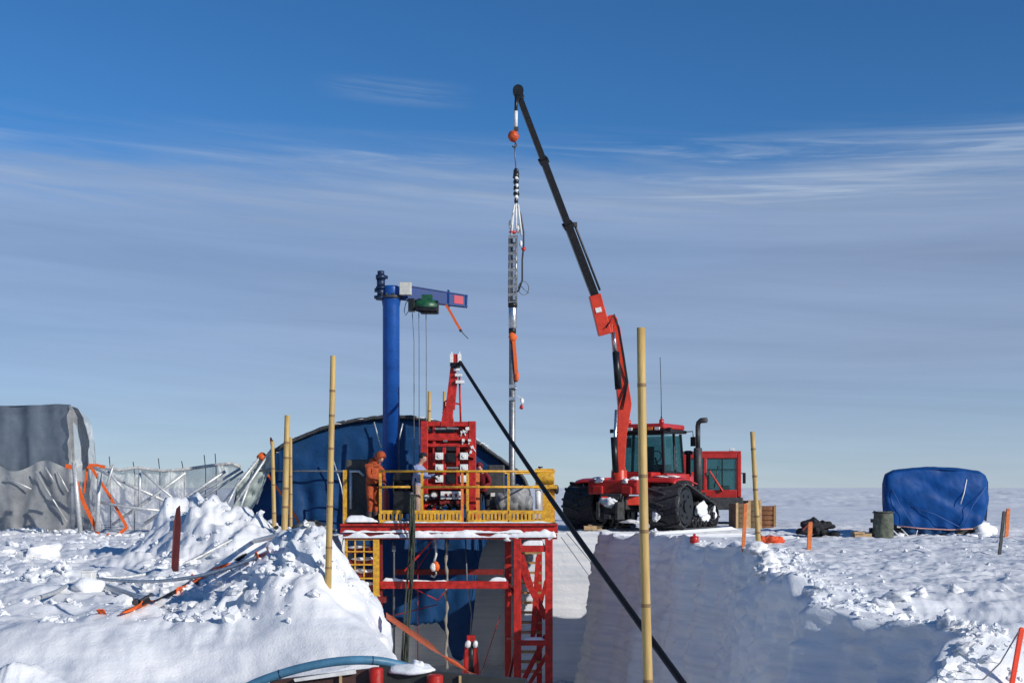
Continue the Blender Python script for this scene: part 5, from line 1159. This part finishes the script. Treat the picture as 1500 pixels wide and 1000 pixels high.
for a, b, c in (((1304, 712), (1322, 745), (1342, 774)), ((1335, 742), (1368, 752), (1405, 771)), ((1445, 712), (1425, 740), (1412, 772))):  # light along the tarp creases, put in as thin lighter-blue tubes
    m = MB(); m.tube([P(*a, Yt - .06), P(*b, Yt - .2), P(*c, Yt - .17)], .012, 6); m.build('crease_highlight', mat('crease_highlight_blue', (.05, .12, .35), .7), sl)
m = MB(); m.tube([P(1416, 702, Yt - .05), P(1412, 722, Yt - .13), P(1407, 738, Yt - .17)], .02, 5); m.build('tarp_cord', WHITE, sl)
# fine lines staked at the far trench corner
for k, (a, b) in enumerate((((822, 786), (868, 850)), ((830, 780), (868, 826)), ((838, 772), (862, 806)))):
    m = MB(); m.tube([P(*a, 40.0), P(*b, 39.4)], .012, 5); base(tag(m.build('thin_wire', CABLEG), ('longest of the thin wires crossing the lit far trench wall', 'middle thin wire crossing the lit far trench wall', 'shortest thin wire at the foot of the tractor track')[k], 'wire', 'wires at the far trench corner'))

# ------------------------------------------------------------------ people
def skinned(name, joints, edges, matr, parent, sub=2, root=0):
    me = bpy.data.meshes.new(name); me.from_pydata([j[0] for j in joints], edges, []); o = bpy.data.objects.new(name, me); C.objects.link(o)
    md = o.modifiers.new('skin', 'SKIN'); md.use_smooth_shade = True
    sv = me.skin_vertices[0].data if me.skin_vertices else None
    if sv is None:
        bm = bmesh.new(); bm.from_mesh(me); bm.verts.layers.skin.verify(); bm.to_mesh(me); bm.free(); sv = me.skin_vertices[0].data
    for i, j in enumerate(joints):
        r = j[1]; sv[i].radius = (r, r) if not isinstance(r, tuple) else r; sv[i].use_root = (i == root)
    o.modifiers.new('sub', 'SUBSURF').levels = sub; o.modifiers['sub'].render_levels = sub
    bpy.context.view_layer.update()
    dg = bpy.context.evaluated_depsgraph_get(); nm = bpy.data.meshes.new_from_object(o.evaluated_get(dg)); o.modifiers.clear(); o.data = nm
    nm.materials.clear(); nm.materials.append(matr); nm.polygons.foreach_set('use_smooth', [True] * len(nm.polygons)); nm.name = name
    o.parent = parent; W[o.name] = wmat(parent); bpy.data.meshes.remove(me)
    return o
def person(label, loc, yaw, top, legs, hoodm=None, hairm=None, bow=.0, lean=.0, scale=1.0, arms=((.22, .2, 1.12, .36, .12, 1.02), (.16, -.24, 1.12, .36, -.1, 1.05)), bootm=BOOT, glovem=None):
    t = thing('person', label, 'person', loc, yaw); s = scale
    def V(x, y, z):
        x += lean * max(0, z - .95); return (x * s, y * s, z * s)
    hx = .05 + bow * .12; hz = 1.60 - bow * .03
    J = [(V(0, 0, .96), .13), (V(0, 0, 1.15), .125), (V(0, 0, 1.36), .14), (V(.015, 0, 1.48), .06), (V(hx * .6, 0, hz - .05), .055), (V(hx, 0, hz + .02), .095), (V(hx - .01 + bow * .05, 0, hz + .12), .075), (V(hx + .1, 0, hz + .005 - bow * .05), .025)]
    E = [(0, 1), (1, 2), (2, 3), (3, 4), (4, 5), (5, 6), (5, 7)]
    def limb(lst, frm):
        for p_, r_ in lst: J.append((V(*p_), r_)); E.append((frm, len(J) - 1)); frm = len(J) - 1
    A = arms
    sh_ = [((0, .17, 1.375), .06), ((A[0][0] * .35, A[0][1] + .06, lerp(1.40, A[0][2], .55)), .052), ((A[0][0] * .4, A[0][1] + .04, A[0][2]), .045), ((A[0][3], A[0][4], A[0][5]), .03)]
    sh2 = [((0, -.17, 1.375), .06), ((A[1][0] * .35, A[1][1] - .06, lerp(1.40, A[1][2], .55)), .052), ((A[1][0] * .4, A[1][1] - .04, A[1][2]), .045), ((A[1][3], A[1][4], A[1][5]), .03)]
    l1 = [((0, .1, .9), .095), ((.03, .115, .5), .062), ((.0, .125, .1), .042), ((.14, .14, .045), .038)]
    l2 = [((0, -.1, .9), .095), ((.05, -.115, .5), .062), ((.02, -.125, .1), .042), ((.16, -.14, .045), .038)]
    limb(sh_, 2); limb(sh2, 2); limb(l1, 0); limb(l2, 0)
    J = [(p_, r_ * s) for p_, r_ in J]
    skinned('body', [(p_, r_ * (1 if i_ in (3, 4, 5, 6, 7, 11, 15) else .72)) for i_, (p_, r_) in enumerate(J)], E, SKIN, t)
    # clothing: jacket and trousers follow the same joints a little wider
    def cloth(name, idx, edges, k, matr, add=0):
        mp_ = {a: i for i, a in enumerate(idx)}; skinned(name, [(J[a][0], J[a][1] * k + add) for a in idx], [(mp_[a], mp_[b]) for a, b in edges], matr, t)
    J.append((V(0, 0, .84), .135 * s))
    cloth('jacket', [24, 0, 1, 2, 3, 8, 9, 10, 11, 12, 13, 14, 15], [(24, 0), (0, 1), (1, 2), (2, 3), (2, 8), (8, 9), (9, 10), (10, 11), (2, 12), (12, 13), (13, 14), (14, 15)], 1.22, top, .012)
    J.append((V(0, 0, 1.06), .105 * s))
    cloth('trousers', [0, 25, 16, 17, 18, 20, 21, 22], [(0, 25), (0, 16), (16, 17), (17, 18), (0, 20), (20, 21), (21, 22)], 1.16, legs, .008)
    for a, b in ((18, 19), (22, 23)):
        m = MB(); p_, q_ = Vector(J[a][0]), Vector(J[b][0]); p_ = Vector((p_.x, p_.y, 0))
        m.lump(lerp(p_, Vector((q_.x, q_.y, 0)), .5) + Vector((.02, 0, .06)), (.17 * s, .065 * s, .06 * s), 2, .05); m.tube([p_ + Vector((0, 0, .02)), p_ + Vector((0, 0, .26 * s))], .072 * s, 12); m.build('boot', bootm, t, local=True)
    hd = Vector(J[5][0])
    tilt = Matrix.Rotation(bow * .9, 3, 'Y')
    if hoodm:
        m = MB(); vs, fs = ico(3)
        def hv(v):
            q = Vector((v.x * .135 - .03, v.y * .125, v.z * .155 + .03))
            if v.x > .45: q.x -= (v.x - .45) * .13
            return tilt @ (q * s) + hd
        keep = [f for f in fs if not all(vs[i].x > .62 and abs(vs[i].y) < .62 and -.62 < vs[i].z < .5 for i in f)]
        m._add([hv(v) for v in vs], keep, True); m.tube([Vector(J[2][0]) + Vector((0, 0, .05)), Vector(J[3][0]) + Vector((-.01, 0, .01)), lerp(Vector(J[4][0]), hd, .2) + Vector((-.02, 0, 0))], [.15 * s, .125 * s, .11 * s], 16); m.build('hood', hoodm, t, local=True, solid=.015)
    else:
        m = MB(); vs, fs = ico(3); keep = [f for f in fs if not any(vs[i].x > .35 and vs[i].z < .45 for i in f) and not any(vs[i].z < -.35 for i in f)]
        m._add([tilt @ Vector((v.x * .112 * s - .012, v.y * .1 * s, v.z * .125 * s + .055)) + hd for v in vs], keep, True); m.build('hair' if hairm is not DCLOTH else 'cap', hairm or DCLOTH, t, local=True, solid=.012)
    for sy in (-1, 1):
        m = MB(); m.lump(hd + tilt @ Vector((.092 * s, sy * .034 * s, .03 * s)), (.008, .012, .008), 1, 0); m.build('eye', BLKM, t, local=True)
    m = MB(); m.lump(hd + tilt @ Vector((.085 * s, 0, -.05 * s)), (.01, .024, .007), 1, 0); m.build('mouth', mat('lip', (.3, .1, .08)), t, local=True)
    for a, sy in ((11, 1), (15, -1)):              # gloved hands: palm, four fingers, thumb
        w_ = Vector(J[a][0]); e_ = Vector(J[a - 1][0]); d_ = (w_ - e_).normalized(); side = d_.cross(Vector((0, 0, 1))).normalized(); up_ = side.cross(d_)
        m = MB(); m.beam(w_ - d_ * .02, w_ + d_ * .085, .08, .032, up=up_, w2=.088)
        for k in range(4):
            o_ = side * (.033 - .022 * k); L_ = (.068, .08, .076, .06)[k]; p1 = w_ + d_ * .08 + o_; m.tube([p1, p1 + d_ * L_ * .5 - up_ * .012, p1 + d_ * L_ * .75 - up_ * .04, p1 + d_ * L_ * .7 - up_ * .062], [.0105, .0105, .0095, .008], 8)
        p1 = w_ + d_ * .02 + side * sy * .042; m.tube([p1, p1 + side * sy * .03 + d_ * .03 - up_ * .01, p1 + side * sy * .028 + d_ * .062 - up_ * .03], [.013, .012, .009], 8)
        m.build('glove', glovem or DCLOTH, t, local=True)
    return t
pO = person('person in an orange hooded suit with head bowed on the platform', (PX(545, 33.7), 33.7, DZ + .01), radians(-38), SUIT, SUIT, hoodm=SUIT, bow=1.2, lean=.12, scale=1.09, arms=((.3, .2, 1.14, .34, .07, 1.06), (.3, -.22, 1.14, .36, -.04, 1.0)), glovem=SUIT)
m = MB(); m.tube([(.03 + .17 * cos(k * pi / 8), .15 * sin(k * pi / 8), 1.0) for k in range(17)], .028, 8); m.build('belt', DCLOTH, pO, local=True)
person('person in a pale blue jacket reaching toward the red rig', (PX(611.5, 33.55), 33.55, DZ + .01), radians(-15), SHIRT, TROU, hairm=DCLOTH, bow=.3, lean=.1, scale=1.06, arms=((.3, .2, 1.16, .42, .12, 1.2), (.3, -.22, 1.16, .4, -.12, 1.15)))
person('person in dark red clothing standing close beside the rig', (PX(709, 35.4), 35.4, DZ + .01), radians(-110), PARKA, DCLOTH, hairm=PARKA, bow=.6, lean=.35, scale=.93)
# small red bottle and cloth hung by the blue column
m = MB(); m.tube([P(565, 702, 34.6), P(565, 708, 34.6), P(565, 712, 34.6), P(565, 742, 34.6), P(565, 748, 34.6)], [.05, .07, .1, .1, .09], 14); base(tag(m.build('gas_bottle', mat('pinkish_red_paint', (.5, .1, .1), .45)), 'slim red gas bottle standing at the foot of the blue column', 'bottle'))
o = bpy.data.objects['gas_bottle']; o.location.z = DZ; o.scale.z = 1.12
gc = thing('grey_canister', 'grey clear plastic bundle on the platform below the hanging drill', 'bundle', (PX(755, 35.6), 35.6, DZ))
m = MB()
for px, py, s in ((748, 735, (.3, .3, .34)), (760, 730, (.28, .3, .4)), (768, 738, (.25, .25, .28)), (735, 735, (.2, .25, .26))): m.lump(P(px, py, 35.6), s, 3, .22, 1.5)
m.build('wrap', FILM, gc); m = MB(); m.box(P(722, 724, 35.2), (.12, .12, .1)); m.build('tag', WHITE, gc)
m = MB(); m.box(P(727, 703, 36.4), (.5, .4, .9)); m.box(P(727, 730, 36.4), (.55, .45, .8)); base(tag(m.build('grey_case', DGREY, bevel=.04), 'dark grey equipment case stack behind the person in dark red', 'case'))

# ------------------------------------------------------------------ sun, sky, camera
EL, AZ = radians(23), radians(38)          # sun to the right and behind the camera
sd = Vector((cos(AZ) * cos(EL), -sin(AZ) * cos(EL), sin(EL)))
sun = bpy.data.lights.new('sun', 'SUN'); sun.energy = 4.2; sun.angle = radians(.5); sun.color = (1, .95, .87)
so = bpy.data.objects.new('sun', sun); C.objects.link(so); so.rotation_euler = sd.to_track_quat('Z', 'Y').to_euler()
wd = bpy.data.worlds.new('World'); scene.world = wd; wd.use_nodes = True; nt = wd.node_tree; N = nt.nodes; L = nt.links
bg = N['Background']; out = N['World Output']
sky = N.new('ShaderNodeTexSky'); sky.sky_type = 'NISHITA'; sky.sun_disc = False; sky.sun_elevation = EL
sky.sun_rotation = math.atan2(sd.x, sd.y); sky.altitude = 2800; sky.dust_density = .4; sky.ozone_density = 4; sky.air_density = 1.0
hs_ = N.new('ShaderNodeHueSaturation'); hs_.inputs['Saturation'].default_value = 1.19; L.new(sky.outputs[0], hs_.inputs['Color']); L.new(hs_.outputs[0], bg.inputs['Color']); bg.inputs['Strength'].default_value = .12
def math_(op, a, b=None, c=None, clamp=False):
    n = N.new('ShaderNodeMath'); n.operation = op; n.use_clamp = clamp
    for i, v in enumerate((a, b, c)):
        if v is None: continue
        if isinstance(v, (int, float)): n.inputs[i].default_value = v
        else: L.new(v, n.inputs[i])
    return n.outputs[0]
def rng(v, a, b, c=0, d=1, kind='SMOOTHSTEP'):
    n = N.new('ShaderNodeMapRange'); n.interpolation_type = kind; L.new(v, n.inputs['Value'])
    for k, x in zip(('From Min', 'From Max', 'To Min', 'To Max'), (a, b, c, d)): n.inputs[k].default_value = x
    return n.outputs[0]
tc = N.new('ShaderNodeTexCoord'); sp = N.new('ShaderNodeSeparateXYZ'); L.new(tc.outputs['Generated'], sp.inputs[0])
hl = math_('SQRT', math_('ADD', math_('MULTIPLY', sp.outputs[0], sp.outputs[0]), math_('MULTIPLY', sp.outputs[1], sp.outputs[1])))
el = math_('DIVIDE', sp.outputs[2], math_('MAXIMUM', hl, .02))
azm = math_('ARCTAN2', sp.outputs[0], sp.outputs[1])
def streak(sa, se, tilt, scale, detail, seed, rough=.55, dist=0):
    cb = N.new('ShaderNodeCombineXYZ'); L.new(math_('MULTIPLY', azm, sa), cb.inputs[0])
    L.new(math_('MULTIPLY', math_('ADD', el, math_('MULTIPLY', azm, tilt)), se), cb.inputs[1]); cb.inputs[2].default_value = seed
    n = N.new('ShaderNodeTexNoise'); n.inputs['Scale'].default_value = scale; n.inputs['Detail'].default_value = detail; n.inputs['Roughness'].default_value = rough; n.inputs['Distortion'].default_value = dist
    L.new(cb.outputs[0], n.inputs['Vector']); return n.outputs['Fac']
s1 = streak(2.2, 26, .05, 1.0, 7, 1.7, .55, .4)
s2 = streak(7, 110, .09, 1.0, 6, 4.1, .6, .5)
s3 = streak(1.3, 9, -.02, 1.0, 4, 7.7)
edge = math_('ADD', el, math_('MULTIPLY', math_('SUBTRACT', s1, .5), -.085))
veil = rng(edge, .285, .235, 0, 1)
veil = math_('MULTIPLY', veil, rng(s3, .25, .7, .82, 1.0))
band = math_('MULTIPLY', rng(el, .205, .25), rng(el, .315, .27))
gap = math_('MULTIPLY', band, rng(s1, .50, .64))               # blue gaps inside the cirrus band
veil = math_('MULTIPLY', veil, math_('SUBTRACT', 1.0, math_('MULTIPLY', gap, .75)))
fine = math_('MULTIPLY', rng(s2, .42, .75), math_('MULTIPLY', rng(el, .19, .235), rng(el, .30, .255)))
w0 = math_('MULTIPLY', rng(math_('ABSOLUTE', math_('ADD', azm, .095)), .075, .01), rng(math_('ABSOLUTE', math_('SUBTRACT', el, math_('ADD', .315, math_('MULTIPLY', azm, -.06)))), .014, .0))
wisp = math_('MULTIPLY', w0, rng(s2, .35, .65))
s5 = streak(3.0, 62, .05, 1.0, 9, 21.5, .62, .9)
s6 = streak(1.1, 12, .06, 1.0, 3, 33.1, .5, .3)
fib = math_('MULTIPLY', rng(s5, .44, .68), rng(s6, .38, .62))
fib = math_('MULTIPLY', fib, math_('MULTIPLY', rng(el, .20, .228), rng(el, .287, .262)))
fac = math_('ADD', math_('MULTIPLY', veil, .78), math_('ADD', math_('MULTIPLY', fine, .2), math_('MULTIPLY', wisp, .35)), None, True)
cr = N.new('ShaderNodeValToRGB'); e = cr.color_ramp.elements
e[0].position = 0; e[0].color = (.35, .425, .56, 1); e[1].position = 1; e[1].color = (.36, .45, .60, 1)
k = cr.color_ramp.elements.new(.35); k.color = (.315, .375, .51, 1); k = cr.color_ramp.elements.new(.62); k.color = (.30, .365, .51, 1); k = cr.color_ramp.elements.new(.8); k.color = (.34, .43, .59, 1)
L.new(math_('DIVIDE', el, .3, None, True), cr.inputs['Fac'])
s4 = streak(2.4, 34, .05, 1.0, 6, 11.3, .6, .5)
bg2 = N.new('ShaderNodeBackground'); L.new(cr.outputs[0], bg2.inputs['Color']); L.new(rng(s4, .3, .7, .88, 1.1, 'LINEAR'), bg2.inputs['Strength'])
ms_ = N.new('ShaderNodeMixShader'); L.new(fac, ms_.inputs[0]); L.new(bg.outputs[0], ms_.inputs[1]); L.new(bg2.outputs[0], ms_.inputs[2])
bg3 = N.new('ShaderNodeBackground'); bg3.inputs['Color'].default_value = (.47, .56, .70, 1); mf = N.new('ShaderNodeMixShader')
L.new(math_('MULTIPLY', fib, .75, None, True), mf.inputs[0]); L.new(ms_.outputs[0], mf.inputs[1]); L.new(bg3.outputs[0], mf.inputs[2]); L.new(mf.outputs[0], out.inputs['Surface'])
cam = bpy.data.cameras.new('camera'); co = bpy.data.objects.new('camera', cam); C.objects.link(co)
cam.sensor_width = 36; cam.lens = 36 * F / 1500; cam.shift_y = 214 / 1500; cam.clip_end = 20000; cam.clip_start = .1
co.location = (0, 0, CZ); co.rotation_euler = (pi / 2, 0, 0); scene.camera = co
vs_ = scene.view_settings; vs_.view_transform = 'Standard'; vs_.look = 'None'; vs_.exposure = 0; vs_.gamma = 1
